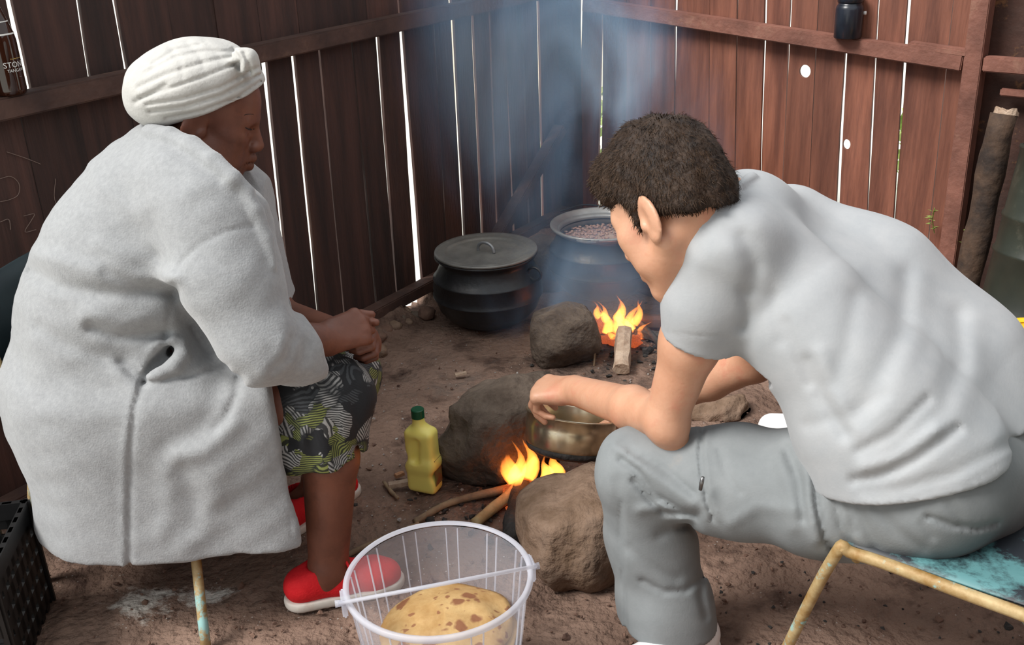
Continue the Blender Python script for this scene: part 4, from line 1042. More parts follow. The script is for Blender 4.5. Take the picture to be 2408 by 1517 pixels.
coat += U(skirt_prism(hipc[:2], (-.60, 2.07), .232, .215, HEM - .06, .56, .10), .08)
coat += U(chain([w(430, 930, 2.02), w(520, 990, 2.0), w(620, 960, 2.0)], [.18, .155, .135]), .06)
coat += U(chain([w(440, 440, 2.0), rsh, (rsh + rel) / 2 + A(-.012, -.01, .0), rel], [.10, .108, .096, .078]), .05)
coat += U(chain([rel, w(700, 822, 1.90), w(775, 812, 1.955)], [.078, .066, .062]), .03)
coat += U(chain([w(480, 420, 2.18), lsh, lel, w(745, 800, 2.15)], [.09, .09, .075, .06]), .04)
# front facing rising from the lap to the collar
coat += U(chain([w(560, 470, 2.06), w(612, 560, 2.05), w(640, 660, 2.06), w(640, 800, 2.05)], [.050, .052, .05, .07]), .04)
# neckline: the coat opens along the jaw
_a, _b, _c = w(400, 296, 1.94), w(588, 436, 1.98), w(500, 372, 2.32); _n = unit(np.cross(_b - _a, _c - _a)); _n = _n if _n[2] > 0 else -_n
coat += [('i', lambda P, g=halfspace(_a, _n): np.where((P[:, 0] > -.80) & (P[:, 2] > .84) & (P[:, 1] < 2.19), g(P), -1).astype(np.float32), .010)]
# neck opening and cuffs are hollow
coat += S(cone(WT(.0, 0, -.03), neckb + A(.03, 0, -.01), .072, .070), .01)
coat += S(cone(rwr - unit(rwr - rel) * .05, rwr + unit(rwr - rel) * .2, .046, .046), .004)
cuffn = unit(rwr - rel)
coat_cut_cuff = halfspace(w(735, 815, 1.94), unit(A(.80, .42, .10)))
coat += [('i', lambda P, g=coat_cut_cuff: np.where(P[:, 0] > -.52, np.where(P[:, 2] > .53, g(P), -1), -1).astype(np.float32), .012)]
# hem, front edge, hollow below
coat += I(halfspace(A(0, 0, HEM), A(0, 0, -1)), .008)
edge_p = w(684, 1180, 1.83); edge_n = unit(A(1, .18, .06))
coat += [('i', lambda P, g=halfspace(edge_p, edge_n): np.where(P[:, 2] < .575, g(P), -1).astype(np.float32), .012)]
coat += S(skirt_prism((-.86, 2.08), (-.40, 2.08), .195, .185, .0, .40, .11), .02)
coat += S(chain([A(-.62, 2.06, .46), A(-.40, 2.04, .50)], [.10, .125])[0], .02)
def on_coat(pts, lift=0.0):
    out = []
    for x, y in pts:
        p = hit(base_coat, x, y); out.append(p - unit(ray(x, y)) * lift)
    return out
base_coat = list(coat)
# collar leaf lying over the shoulder and lapel edge running down the front
coll = on_coat([(352, 312), (400, 322), (450, 345), (500, 383), (548, 422), (585, 452)], -.004)
coat += U(chain(coll, [.017, .021, .022, .022, .021, .015]), .006)
lap = on_coat([(578, 450), (598, 495), (622, 560), (640, 625)], -.002)
coat += U(chain(lap, [.014, .018, .016, .010]), .006)
# pocket: a sagging welt with a dark opening
pc_ = hit(base_coat, 392, 830); vd = unit(ray(392, 830))
q1, q2 = hit(base_coat, 350, 876), hit(base_coat, 420, 812); e1 = unit(q2 - q1); e2 = np.cross(e1, vd)
coat += S(ellipsoid((q1 + q2) / 2 + vd * .006, (e1, vd, e2), (.052, .036, .021)), .006)
coat += S(ellipsoid(q1 * .2 + q2 * .8 + vd * .02, (e1, vd, e2), (.018, .06, .014)), .004)
welt = on_coat([(338, 896), (372, 884), (408, 862), (430, 834), (428, 808), (404, 797), (370, 806), (350, 830)], .004)
coat += U(chain(welt, [.008, .011, .012, .012, .010, .008, .006, .004]), .010)
YM = 2.04
G = lambda poly, wd, dp, ym=YM: Dp(px_groove(poly, wd, dp, ym))
# seams
coat += G([(412, 640), (425, 618), (470, 575), (530, 545), (600, 530)], .0042, .0036) + G([(410, 662), (412, 700), (398, 740), (386, 800)], .0042, .0035)
coat += G([(332, 902), (316, 960), (306, 1060), (303, 1180), (303, 1345)], .0065, .0055) + G([(322, 905), (306, 960), (295, 1060), (292, 1180), (292, 1345)], .009, -.003)
coat += G([(332, 902), (400, 892), (470, 880), (530, 862)], .006, .006)
coat += G([(682, 960), (684, 1100), (684, 1265)], .0035, .002)
# folds
coat += G([(75, 640), (140, 672), (230, 690), (320, 690), (400, 684)], .016, .013) + G([(90, 600), (180, 625), (290, 650), (400, 668)], .018, -.009)
coat += G([(250, 640), (320, 668), (405, 690)], .012, .009) + G([(230, 575), (330, 612), (405, 650)], .02, -.007)
coat += G([(360, 510), (380, 570), (395, 615)], .02, .006)
coat += G([(215, 770), (270, 790), (330, 790), (390, 785)], .012, .012) + G([(200, 745), (290, 755), (380, 745)], .02, -.008)
coat += G([(95, 770), (160, 810), (240, 835), (300, 840)], .016, .006) + G([(40, 790), (60, 900)], .02, .006)
coat += G([(285, 850), (315, 880), (335, 900)], .010, .012) + G([(280, 880), (310, 905)], .02, -.006)
coat += G([(560, 890), (556, 930), (530, 985), (505, 1010)], .009, .009) + G([(545, 1000), (480, 1060), (420, 1075)], .022, -.010) + G([(520, 905), (480, 1000), (400, 1045)], .03, .008)
coat += G([(450, 770), (500, 850), (560, 885)], .018, .012) + G([(408, 690), (440, 750), (480, 830)], .016, .012)
coat += G([(640, 870), (675, 840), (685, 800)], .010, .008) + G([(620, 880), (660, 850), (668, 805)], .014, -.006) + G([(700, 780), (716, 810), (715, 850)], .012, .004)
coat += G([(470, 475), (515, 455), (550, 460)], .02, .004) + G([(395, 348), (460, 385), (515, 425)], .010, .004)
coat += G([(430, 1100), (460, 1180), (455, 1240)], .022, .006) + G([(520, 1090), (500, 1180), (440, 1290)], .03, -.006) + G([(390, 1120), (400, 1200), (380, 1260)], .02, -.004)
coat += Dp(wobble(.0022, 5.5, 5)) + Dp(wobble(.0010, 16, 6))
obj('coat', sdf_mesh('coat', coat, (-1.32, 1.6, .15), (-.28, 2.55, 1.12), .0058), M_COAT, woman)
# head wrap
M_WRAP = mat('white_cotton_wrap', (.44, .432, .41), (.50, .49, .465), scale=20, rough=.9, bump=.25, bscale=170, sheen=.1, spec=.2, bdist=.004)
wc = w(452, 196, 2.115); we = unit(w(600, 168, 2.115) - w(320, 232, 2.115)); wl = unit(A(.0, 1, .0) - we * we[1]); wu = np.cross(we, wl); wu = wu if wu[2] > 0 else -wu
wrap = U(ellipsoid(wc, (we, wl, wu), (.125, .112, .087)), 0) + U(ellipsoid(w(400, 214, 2.115), (we, wl, wu), (.088, .10, .074)), .03)
wrap += U(ellipsoid(WT(.018, 0, .052), (hf, hl, np.cross(hf, hl)), (.108, .092, .095)), .03)
wrap += U(chain([w(556, 128, 2.06), w(584, 140, 2.06), w(598, 168, 2.06)], [.012, .018, .014]), .02)
pn = w(405, 294, 2.04); pf = w(614, 208, 2.10); pd = unit(pf - pn); nn = unit(np.cross(pd, hl)); nn = nn if nn[2] < 0 else -nn
wrap += I(halfspace(pn, nn), .010)
tails = U(chain([w(322, 235, 2.08), w(318, 255, 2.08), w(330, 262, 2.08)], [.012, .009, .007]), .01) + U(chain([w(338, 270, 2.09), w(345, 285, 2.09)], [.010, .007]), .008)
wrap += tails
for k, (poly, wd, dp) in enumerate([([(352, 262), (430, 252), (520, 225), (608, 178)], .0035, .0065), ([(345, 246), (430, 232), (520, 205), (604, 160)], .0035, .0055), ([(390, 278), (470, 262), (560, 228), (612, 192)], .003, .005),
                                    ([(330, 230), (400, 208), (480, 180), (560, 148)], .0035, .005), ([(325, 205), (390, 175), (470, 150), (545, 132)], .004, .0045), ([(345, 170), (410, 135), (480, 120), (540, 122)], .004, .004),
                                    ([(360, 150), (410, 118), (470, 105)], .004, .004), ([(548, 118), (566, 140), (560, 160)], .004, .006), ([(575, 125), (586, 150), (590, 175)], .0035, .005), ([(318, 240), (350, 222), (390, 200)], .005, .005),
                                    ([(560, 120), (575, 150), (572, 185)], .004, -.004), ([(440, 100), (470, 130), (480, 160)], .006, .002), ([(480, 96), (510, 125), (520, 150)], .006, .002), ([(400, 112), (425, 145), (430, 180)], .006, .002)]):
    wrap += Dp(px_groove(poly, wd, dp, 2.13))
wrap += Dp(wobble(.0012, 12, 9))
obj('head_wrap', sdf_mesh('head_wrap', wrap, w(280, 330, 2.12) - A(.03, .20, .06), w(640, 80, 2.12) + A(.05, .20, .06), .0036), M_WRAP, woman)
# patterned skirt
def skirt_material():
    m = bpy.data.materials.new('printed_skirt_cloth'); m.use_nodes = True; N, L, bs = nodes(m); bs.inputs['Roughness'].default_value = .85
    tc = N.new('ShaderNodeTexCoord'); nz = N.new('ShaderNodeTexNoise'); nz.inputs['Scale'].default_value = 14; L.new(tc.outputs['Object'], nz.inputs['Vector'])
    mv = N.new('ShaderNodeMix'); mv.data_type = 'VECTOR'; mv.inputs['Factor'].default_value = .10; L.new(tc.outputs['Object'], mv.inputs['A']); L.new(nz.outputs['Color'], mv.inputs['B'])
    vo = N.new('ShaderNodeTexVoronoi'); vo.inputs['Scale'].default_value = 27; L.new(mv.outputs['Result'], vo.inputs['Vector'])
    sep = N.new('ShaderNodeSeparateColor'); L.new(vo.outputs['Color'], sep.inputs['Color'])
    # fine brush strokes inside each leaf, running a way of its own
    rt = N.new('ShaderNodeVectorRotate'); rt.rotation_type = 'EULER_XYZ'; L.new(tc.outputs['Object'], rt.inputs['Vector'])
    vs = N.new('ShaderNodeVectorMath'); vs.operation = 'SCALE'; vs.inputs['Scale'].default_value = 6.0; L.new(vo.outputs['Color'], vs.inputs[0]); L.new(vs.outputs[0], rt.inputs['Rotation'])
    wv = N.new('ShaderNodeTexWave'); wv.inputs['Scale'].default_value = 62; wv.inputs['Distortion'].default_value = 2.0; L.new(rt.outputs['Vector'], wv.inputs['Vector'])
    cr = N.new('ShaderNodeValToRGB'); cr.color_ramp.interpolation = 'CONSTANT'; e = cr.color_ramp.elements
    e[0].position = 0; e[0].color = (.012, .013, .016, 1); e[1].position = .22; e[1].color = (.22, .25, .07, 1)
    q = e.new(.52); q.color = (.34, .34, .33, 1); q = e.new(.88); q.color = (.05, .055, .06, 1)
    L.new(sep.outputs['Red'], cr.inputs['Fac'])
    st = N.new('ShaderNodeMapRange'); st.inputs['From Min'].default_value = .35; st.inputs['From Max'].default_value = .65; st.inputs['To Min'].default_value = .08; L.new(wv.outputs['Fac'], st.inputs['Value'])
    dm = N.new('ShaderNodeMapRange'); dm.inputs['From Min'].default_value = .55; dm.inputs['From Max'].default_value = .80; dm.inputs['To Min'].default_value = 1; dm.inputs['To Max'].default_value = 0; L.new(vo.outputs['Distance'], dm.inputs['Value'])
    mu = N.new('ShaderNodeMath'); mu.operation = 'MULTIPLY'; L.new(st.outputs['Result'], mu.inputs[0]); L.new(dm.outputs['Result'], mu.inputs[1])
    mx = N.new('ShaderNodeMix'); mx.data_type = 'RGBA'; mx.inputs['A'].default_value = (.010, .011, .013, 1); L.new(cr.outputs['Color'], mx.inputs['B']); L.new(mu.outputs['Value'], mx.inputs['Factor'])
    L.new(mx.outputs['Result'], bs.inputs['Base Color']); return m
M_SKIRT = skirt_material()
skirt = U(chain([A(-.68, 2.05, .47), rkn], [.10, .084]), .03) + U(chain([A(-.70, 2.15, .47), lkn], [.10, .072]), .06) + U(chain([rkn, lkn], [.070, .062]), .07)
skirt += U(chain([rkn, rkn + A(-.02, -.005, -.12)], [.084, .086]), .03) + U(chain([lkn, lkn + A(-.03, -.0, -.12)], [.072, .07]), .05) + U(chain([rkn + A(-.06, .0, -.10), rkn + A(-.16, 0, -.10)], [.085, .085]), .05)
skirt += I(halfspace(w(775, 1108, 1.90), unit(A(.10, 0, -1))), .004)
skirt += S(chain([rkn + A(0, 0, -.06), rkn + A(-.03, 0, -.25)], [.06, .078])[0], .01)
for poly, wd, dp in [([(735, 905), (780, 960), (800, 1080)], .012, .007), ([(690, 960), (730, 1010), (740, 1090)], .012, .006), ([(800, 850), (835, 930), (840, 1060)], .012, .006), ([(700, 1085), (720, 1000), (760, 930)], .01, -.005)]:
    skirt += Dp(px_groove(poly, wd, dp))
skirt += Dp(wobble(.0025, 8, 12))
obj('skirt', sdf_mesh('skirt', skirt, (-.80, 1.82, .28), (-.24, 2.40, .68), .0055), M_SKIRT, woman)
# red shoes
M_RED = mat('red_canvas', (.58, .012, .018), (.68, .02, .025), scale=40, rough=.75, bump=.2, bscale=220, spec=.2)
M_SOLE = mat('dirty_white_rubber', (.60, .56, .50), (.42, .24, .14), scale=20, rough=.7, lo=.5, hi=.8)
def shoe(foot, d, m_up, m_sole, parent, L_=.25, label=None, wd=.040, lace=None, tongue=0.0):
    side = A(-d[1], d[0], 0); z = A(0, 0, 1); hl_ = foot - d * .055
    up_ = chain([hl_ + z * .045, foot + d * .04 + z * .046, foot + d * .11 + z * .036, hl_ + d * (L_ - .035) + z * .032], [wd * .95, wd * .98, wd, wd * .86])
    pr = U(up_, .02) + U(cone(hl_ + z * .055 + d * .01, foot + z * .085, wd * .85, wd * .95), .02)
    pr += I(halfspace(A(0, 0, .016), -z), .004) + I(halfspace(foot + z * .098 - d * .02, unit(z - d * (.30 - tongue))), .006)
    pr += S(cone(foot + z * .075, foot + z * .2, wd * .80, wd * .95), .004)
    lo_ = np.minimum(hl_, hl_ + d * L_) - A(.07, .07, .03); hi_ = np.maximum(hl_, hl_ + d * L_) + A(.07, .07, .16)
    s = obj('shoe', sdf_mesh('shoe', pr, lo_, hi_, .0042), m_up, parent)
    sl = U(chain([hl_ + z * .012, foot + d * .10 + z * .012, hl_ + d * (L_ - .032) + z * .012], [wd * 1.02, wd * 1.08, wd * .95]), .02) + I(halfspace(A(0, 0, .022), z), .003) + I(halfspace(A(0, 0, -.001), -z), .003)
    obj('sole', sdf_mesh('sole', sl, lo_, hi_, .0042), m_sole, s)
    if lace is not None:
        for k in range(4):
            c = foot + d * (.045 + .022 * k) + z * (.083 - .009 * k)
            obj('lace', tube(smooth_path([c - side * .024 - z * .010, c + z * .003 + d * .004, c + side * .024 - z * .010], 5), .0035, 6), lace, s, smooth=True)
        c = foot + d * .05 + z * .09
        for sg in (-1, 1):
            obj('lace_bow', tube(smooth_path([c, c + side * sg * .022 + z * .012, c + side * sg * .034 - z * .002 + d * .006, c + side * sg * .018 - z * .006, c], 5), .0032, 6), lace, s, smooth=True)
    return s
shoe(rfoot, rdir, M_RED, M_SOLE, woman, .228, lace=M_RED); shoe(lfoot, ldir, M_RED, M_SOLE, woman, .245, lace=M_RED)
# ---------------------------------------------------------------- man in the grey T-shirt
MO = w(1530, 522, 1.64)
mf = unit(A(-.62, .56, -.55)); mu_ = A(-.24, .42, .87); mu_ = unit(mu_ - mf * (mu_ @ mf)); ml = np.cross(mu_, mf)
MO = MO - ml * .076
mh, MT = head_prog(MO, mf, mu_, 1.13, 0.0, 1.08)
c7 = w(1742, 522, 1.80)
mls, mle, mlw = w(1690, 600, 1.66), w(1566, 985, 1.70), w(1352, 918, 2.11)
mrs, mre, mrw = w(1850, 560, 1.96), w(1775, 850, 2.12), w(1470, 975, 2.36)
body = mh + U(chain([MT(-.020, 0, -.005), MT(-.020, 0, -.005) * .5 + c7 * .5, c7], [.060, .057, .062]), .03)
body += U(chain([c7, w(1960, 740, 1.80), w(2150, 980, 1.70)], [.08, .10, .11]), .05)
body += U(chain([mls, mls * .5 + mle * .5, mle], [.058, .051, .039]), .03) + U(chain([mle, mle * .68 + mlw * .32, mlw], [.040, .043, .034]), .02)
body += U(ellipsoid(mle + A(.006, -.008, -.022), np.eye(3), (.027, .027, .027)), .03)
body += U(chain([mrs, mre], [.058, .046]), .03) + U(chain([mre, mre * .68 + mrw * .32, mrw], [.045, .046, .031]), .02)
lh, LF = hand_prog(mlw, A(-.80, .50, -.16), A(-.25, -.10, .96), A(.5, .8, 0), 1.14, (52, 46, 28), thumb=(.7, .55, -.5), tcurl=22, spread=.10, per={3: (74, 62, 30), 2: (56, 44, 22)})
rh, _ = hand_prog(mrw, A(-.75, .1, -.5), A(.1, .3, .95), A(-.3, -.9, 0), 1.05, (45, 40, 25))
body += lh + rh
mhl, mhr = w(2150, 1120, 1.56), w(2280, 1070, 1.72)
mlk, mla = w(1504, 1106, 1.73), w(1578, 1475, 1.70)
mrdir = unit(A(-.92, .38, 0)); _toe = at_z(1792, 1024, 0)
mrk = w(1985, 860, 2.34); mra = _toe - mrdir * .215; mra[2] = .09
body += U(chain([w(2150, 980, 1.70), mhl, mlk, mla], [.11, .09, .060, .040]), .03) + U(chain([mhr, mrk, mra], [.09, .058, .040]), .03)
mlf = A(mla[0] + .012, mla[1] - .03, 0); mldir = unit(A(-.80, -.55, 0)); mrf = A(mra[0], mra[1], 0)
body += U(chain([mla, mlf + A(0, 0, .05), mlf + mldir * .12 + A(0, 0, .035)], [.036, .034, .026]), .02) + U(chain([mra, mrf + A(0, 0, .05), mrf + mrdir * .12 + A(0, 0, .035)], [.036, .034, .026]), .02)
man = tag(obj('person', sdf_mesh('person', body, (-.12, 1.35, -.01), (1.15, 2.75, 1.25), .0036), M_FAIR),
          'bending seated person with short dark hair, grey T-shirt and trousers, reaching for the small pot', 'person')
# wedding ring
q0, q1 = LF[2][0], LF[2][1]; d = unit(q1 - q0); u_, v_ = frame_of(d); c = q0 * .45 + q1 * .55
M_SILV = mat('silver', (.75, .75, .76), rough=.2, metal=1.0)
obj('finger_ring', tube([c + (u_ * math.cos(a) + v_ * math.sin(a)) * .0108 for a in np.linspace(0, 2 * math.pi, 20, endpoint=False)], .0016, 6, closed=True), M_SILV, man, smooth=True)

# hair: a cropped cap plus short strands
M_HAIR = mat('dark_brown_hair', (.012, .007, .005), (.045, .026, .016), scale=40, rough=.6, bump=.8, bscale=120, stretch=(1, 1, 1), bdist=.006, spec=.25)
k_ = 1.13
HE = lambda c, r: ellipsoid(MT(*c), (mf, ml, mu_), np.array(r) * k_)
hair = U(HE((.008, 0, .062), (.108, .084, .098)), 0) + U(HE((-.040, 0, .014), (.060, .072, .060)), .03) + U(HE((.055, 0, .095), (.056, .062, .040)), .03)
hair += I(halfspace(MT(.088, 0, .072), unit(mf * .80 - mu_ * .60)), .012)                    # forehead
hair += I(halfspace(MT(-.055, 0, -.010), unit(-mu_ + mf * .34)), .012)                          # nape to temple
for s in (1, -1):
    hair += S(ellipsoid(MT(.060, s * .085, .010), (mf, ml, mu_), np.array((.042, .035, .046)) * k_), .012)
    hair += S(ellipsoid(MT(-.010, s * .092, .000), (mf, ml, mu_), np.array((.022, .018, .036)) * k_), .006)
    hair += U(cone(MT(.016, s * .0735, .030), MT(.020, s * .0715, -.006), .010 * k_, .006 * k_), .010)
hair += Dp(wobble(.0022, 14, 3)) + Dp(wobble(.0016, 34, 8))
hm = sdf_mesh('hair', hair, MO - A(.19, .19, .15), MO + A(.19, .19, .24), .0038)
obj('hair', hm, M_HAIR, man)
co = np.empty(len(hm.vertices) * 3, np.float32); hm.vertices.foreach_get('co', co); co = co.reshape(-1, 3)
no = np.empty(len(hm.vertices) * 3, np.float32); hm.vertices.foreach_get('normal', no); no = no.reshape(-1, 3)
ok = (np.abs((co - MO) @ mu_) < 1) & ((co - MO) @ mu_ > -.05)
pick = nrng.choice(np.nonzero(ok)[0], 9000)
swirl = MT(-.055, 0, .13)
V, Fs = [], []
fdir = (mf * .75 - mu_ * .25)
for i in pick:
    p, n_ = co[i].astype(float), no[i].astype(float)
    away = p - swirl; t_ = away - n_ * (away @ n_); t_ = t_ / (np.linalg.norm(t_) + 1e-6)
    if (n_ @ -mf) > .3: t_ = unit(t_ * .5 - mu_)
    t_ = t_ - n_ * (t_ @ n_); t_ = t_ + nrng.normal(size=3) * .28; l_ = nrng.uniform(.006, .012)
    s_ = unit(np.cross(n_, t_) + 1e-6) * .00055
    a = p - n_ * .001; b = p + (n_ * .30 + t_ * .55) * l_; c_ = p + (n_ * .30 + t_ * 1.1) * l_
    m0 = len(V); V += [a - s_, a + s_, b + s_ * .8, b - s_ * .8, c_]; Fs += [(m0, m0 + 1, m0 + 2, m0 + 3), (m0 + 3, m0 + 2, m0 + 4)]
hs = obj('hair_strands', mesh('hair_strands', V, Fs), mat('hair_strand', (.012, .006, .003), (.055, .030, .016), scale=60, rough=.65, spec=.2), man); hs['kind'] = 'stuff'

# T-shirt
M_TEE = mat('pale_grey_jersey', (.33, .345, .358), (.37, .38, .39), scale=14, rough=.85, bump=.10, bscale=220, sheen=.1, spec=.2, bdist=.003)
tl = [(1745, 585, 1.74), (1880, 745, 1.66), (2060, 940, 1.585), (2165, 1075, 1.555)]; tr = [(1860, 545, 1.93), (2050, 672, 1.86), (2225, 860, 1.78), (2330, 1040, 1.735)]
Ltl = [w(*q) for q in tl]; Ltr = [w(*q) for q in tr]
tee = U(chain(Ltl, [.092, .118, .132, .148]), .0) + U(chain(Ltr, [.085, .106, .120, .152]), .11)
tee += U(ellipsoid(w(1768, 492, 1.83), np.eye(3), (.070, .075, .066)), .05)
tee += U(chain([w(1800, 560, 1.84), w(1960, 720, 1.78), w(2140, 920, 1.70), w(2250, 1070, 1.66)], [.080, .105, .122, .135]), .05)
tee += U(chain([c7 + A(-.01, 0, -.02), mls + A(.03, .02, .01)], [.070, .085]), .06) + U(chain([c7, mrs], [.065, .075]), .06)
sl0, sl1 = mls, w(1637, 800, 1.672)
tee += U(chain([sl0 + A(.01, 0, .005), sl0 * .5 + sl1 * .5, sl1], [.084, .071, .063]), .04)
tee += U(chain([mrs, mrs * .45 + mre * .55], [.08, .07]), .04)
tee += U(cone(w(2050, 1010, 1.575), w(2085, 1105, 1.555), .135, .140), .05)
# collar band
nb = unit(MT(-.020, 0, -.005) - c7)
ncen = w(1668, 520, 1.775); nu = unit(mf - nb * (mf @ nb)); nv = np.cross(nb, nu)
ringp = [ncen + (nu * math.cos(a) * 1.05 + nv * math.sin(a)) * .072 - nb * (.015 * math.cos(a)) for a in np.linspace(0, 2 * math.pi, 17)]
tee += U(chain(ringp, [.0095] * 17), .014)
nband = [hit(list(tee), x, y) - unit(ray(x, y)) * .003 for x, y in ((1768, 418), (1725, 448), (1682, 486), (1640, 526), (1606, 566), (1588, 606))]
# cut: neck, sleeve end, hem
tee += S(cone(ncen - nb * .03, ncen + nb * .2, .060, .064), .008)
tee += U(chain(nband, [.009] * 6), .003)
sd = unit(mle - mls)
tee += [('i', lambda P, g=halfspace(w(1640, 803, 1.672), unit(sd + A(-.06, 0, .0))), c=sl1.astype(np.float32): np.where(((P - c) ** 2).sum(1) < .0225, g(P), -1).astype(np.float32), .004)]
tee += S(cone(sl1 - sd * .05, sl1 + sd * .2, .054, .057), .003)
hemn = unit(A(.21, -.20, -.95))
hemp = w(2115, 1170, 1.44)
tee += I(halfspace(hemp, hemn), .006)
TM = 2.2
G = lambda poly, wd, dp, ym=TM: Dp(px_groove(poly, wd, dp, ym))
tee += G([(1750, 690), (1757, 735), (1745, 770)], .010, .007) + G([(1745, 560), (1775, 620), (1765, 680)], .014, .006) + G([(1800, 520), (1900, 560), (2000, 640)], .03, -.005)
tee += G([(1720, 545), (1765, 575), (1775, 630)], .020, .004) + G([(1620, 640), (1660, 600), (1720, 580)], .022, -.003)
tee += G([(2130, 650), (2120, 780), (2060, 900), (2000, 1010)], .020, .005) + G([(2165, 650), (2155, 790), (2095, 920), (2035, 1030)], .024, -.003)
tee += G([(2255, 740), (2260, 850), (2215, 960), (2120, 1060)], .020, .0045) + G([(2290, 760), (2295, 870), (2245, 985), (2155, 1075)], .024, -.003)
tee += G([(1900, 850), (1930, 930), (1985, 1020)], .012, .007) + G([(1930, 830), (1965, 920), (2010, 1010)], .014, -.005)
tee += G([(2010, 1130), (2070, 1120), (2150, 1085), (2250, 1010)], .010, .009) + G([(2030, 1100), (2100, 1080), (2200, 1010)], .012, -.007) + G([(2020, 1060), (2100, 1020), (2180, 940)], .009, .006)
tee += G([(2030, 1155), (2120, 1150), (2240, 1115), (2380, 1040)], .012, .005) + G([(2040, 1172), (2140, 1172), (2270, 1140), (2400, 1065)], .0025, .0016)
tee += G([(1850, 760), (1880, 850), (1900, 900)], .010, .005) + G([(1820, 700), (1835, 800)], .012, .004) + G([(2010, 700), (1990, 820), (1960, 900)], .016, .004)
tee += G([(1560, 782), (1640, 790), (1715, 793)], .0020, .0014) + G([(1900, 1000), (1990, 980), (2080, 930)], .012, .003)
tee += Dp(wobble(.0018, 4.5, 21))
obj('t_shirt', sdf_mesh('t_shirt', tee, (.15, 1.25, .30), (1.25, 2.25, 1.10), .0056), M_TEE, man)

# trousers
M_TROU = mat('grey_green_trouser_cloth', (.185, .20, .205), (.225, .24, .245), scale=10, rough=.8, bump=.12, bscale=240, spec=.25, c3=(.30, .27, .24), s3=4, t3=(.62, .8), bdist=.003)
tro = U(chain([mhl, w(2240, 1125, 1.62)], [.138, .140]), .05) + U(chain([mhl, mhr], [.13, .12]), .06)
tro += U(chain([mhl, w(1960, 1158, 1.60), w(1720, 1132, 1.68), mlk], [.133, .114, .099, .081]), .05)
tro += U(chain([mlk, w(1530, 1270, 1.745), w(1562, 1420, 1.725), w(1580, 1520, 1.71)], [.082, .086, .094, .104]), .03)
tro += U(chain([mhr, w(2100, 940, 2.08), mrk], [.13, .11, .085]), .05) + U(chain([mrk, mra + A(0, 0, .03)], [.085, .082]), .03)
tro += U(chain([w(2150, 1040, 1.60), w(2250, 1030, 1.67)], [.095, .09]), .05)
tro += I(lambda P, c=mla.astype(np.float32): np.where(P[:, 1] < 2.1, .072 + .06 * (c[0] - P[:, 0]) - P[:, 2], .035 - P[:, 2]).astype(np.float32), .003)
_a, _b = w(1567, 1450, 1.722), w(1580, 1520, 1.71); tro += S(cone(_a, _b + (_b - _a) * 1.5, .080, .098), .004)
tro += S(cone(mra + A(0, 0, .05), mra + A(0, 0, -.2), .070, .078), .004)
TY = 1.9
G = lambda poly, wd, dp, ym=TY: Dp(px_groove(poly, wd, dp, ym))
# zip-off seam and tab
tro += G([(1652, 1008), (1646, 1060), (1650, 1110), (1660, 1170), (1678, 1225)], .0035, .006) + G([(1640, 1008), (1634, 1060), (1638, 1110), (1648, 1170), (1664, 1222)], .004, -.003) + G([(1666, 1010), (1660, 1060), (1664, 1110), (1674, 1165), (1690, 1222)], .004, -.003)
tro += G([(1460, 1080), (1500, 1110), (1540, 1165), (1600, 1200), (1640, 1210)], .007, .009) + G([(1445, 1050), (1500, 1090), (1580, 1150), (1630, 1185)], .010, -.006) + G([(1480, 1060), (1560, 1100), (1630, 1160)], .006, .005)
tro += G([(1490, 1130), (1530, 1180), (1560, 1205), (1635, 1215)], .006, .010) + G([(1505, 1200), (1560, 1190), (1600, 1215)], .010, -.006) + G([(1600, 1240), (1640, 1225)], .008, .006)
tro += G([(1463, 1180), (1460, 1260), (1462, 1330), (1470, 1400), (1473, 1510)], .0035, .005) + G([(1452, 1130), (1455, 1250), (1452, 1350), (1450, 1470)], .010, .003)
tro += G([(1925, 1020), (1915, 1080), (1920, 1180), (1940, 1270), (1965, 1300)], .005, .010) + G([(1905, 1020), (1895, 1090), (1900, 1180), (1920, 1270)], .010, -.007) + G([(1950, 1050), (1955, 1130), (1975, 1230), (2010, 1300)], .007, .007)
tro += G([(1975, 1080), (1985, 1160), (2010, 1250)], .006, .005) + G([(2000, 1120), (2020, 1200), (2060, 1290)], .008, .005) + G([(2060, 1190), (2110, 1250), (2170, 1290)], .010, .004)
tro += G([(1850, 1060), (1880, 1130), (1890, 1220)], .008, .007) + G([(1830, 1080), (1855, 1150), (1865, 1240)], .012, -.005) + G([(1850, 1030), (1900, 1030)], .01, -.006)
tro += G([(1690, 1060), (1710, 1120), (1740, 1160)], .006, .004) + G([(1720, 1230), (1780, 1190), (1870, 1200)], .012, -.004)
tro += G([(2180, 1215), (2240, 1235), (2300, 1242), (2345, 1230)], .005, .008) + G([(2170, 1230), (2190, 1265)], .006, .004) + G([(2230, 1180), (2260, 1225)], .008, .003)
tro += G([(1650, 1360), (1610, 1390), (1560, 1392), (1510, 1365)], .006, .006) + G([(1655, 1330), (1648, 1400), (1660, 1450)], .008, .005) + G([(1480, 1290), (1540, 1340), (1590, 1360)], .012, .004) + G([(1550, 1260), (1600, 1230), (1640, 1240)], .010, .004)
tro += Dp(wobble(.0018, 7, 31))
obj('trousers', sdf_mesh('trousers', tro, (.05, 1.28, -.01), (1.25, 2.72, .80), .0056), M_TROU, man)
zp = w(1652, 1128, 1.60)
# zip pull
from_px = lambda x, y: w(x, y, 1.573)
obj('zip_pull', tube([from_px(1653, 1122), from_px(1650, 1135), from_px(1647, 1152)], [.003, .0042, .0034], 8), mat('zip_metal', (.20, .20, .20), rough=.35, metal=.9), man, smooth=True)
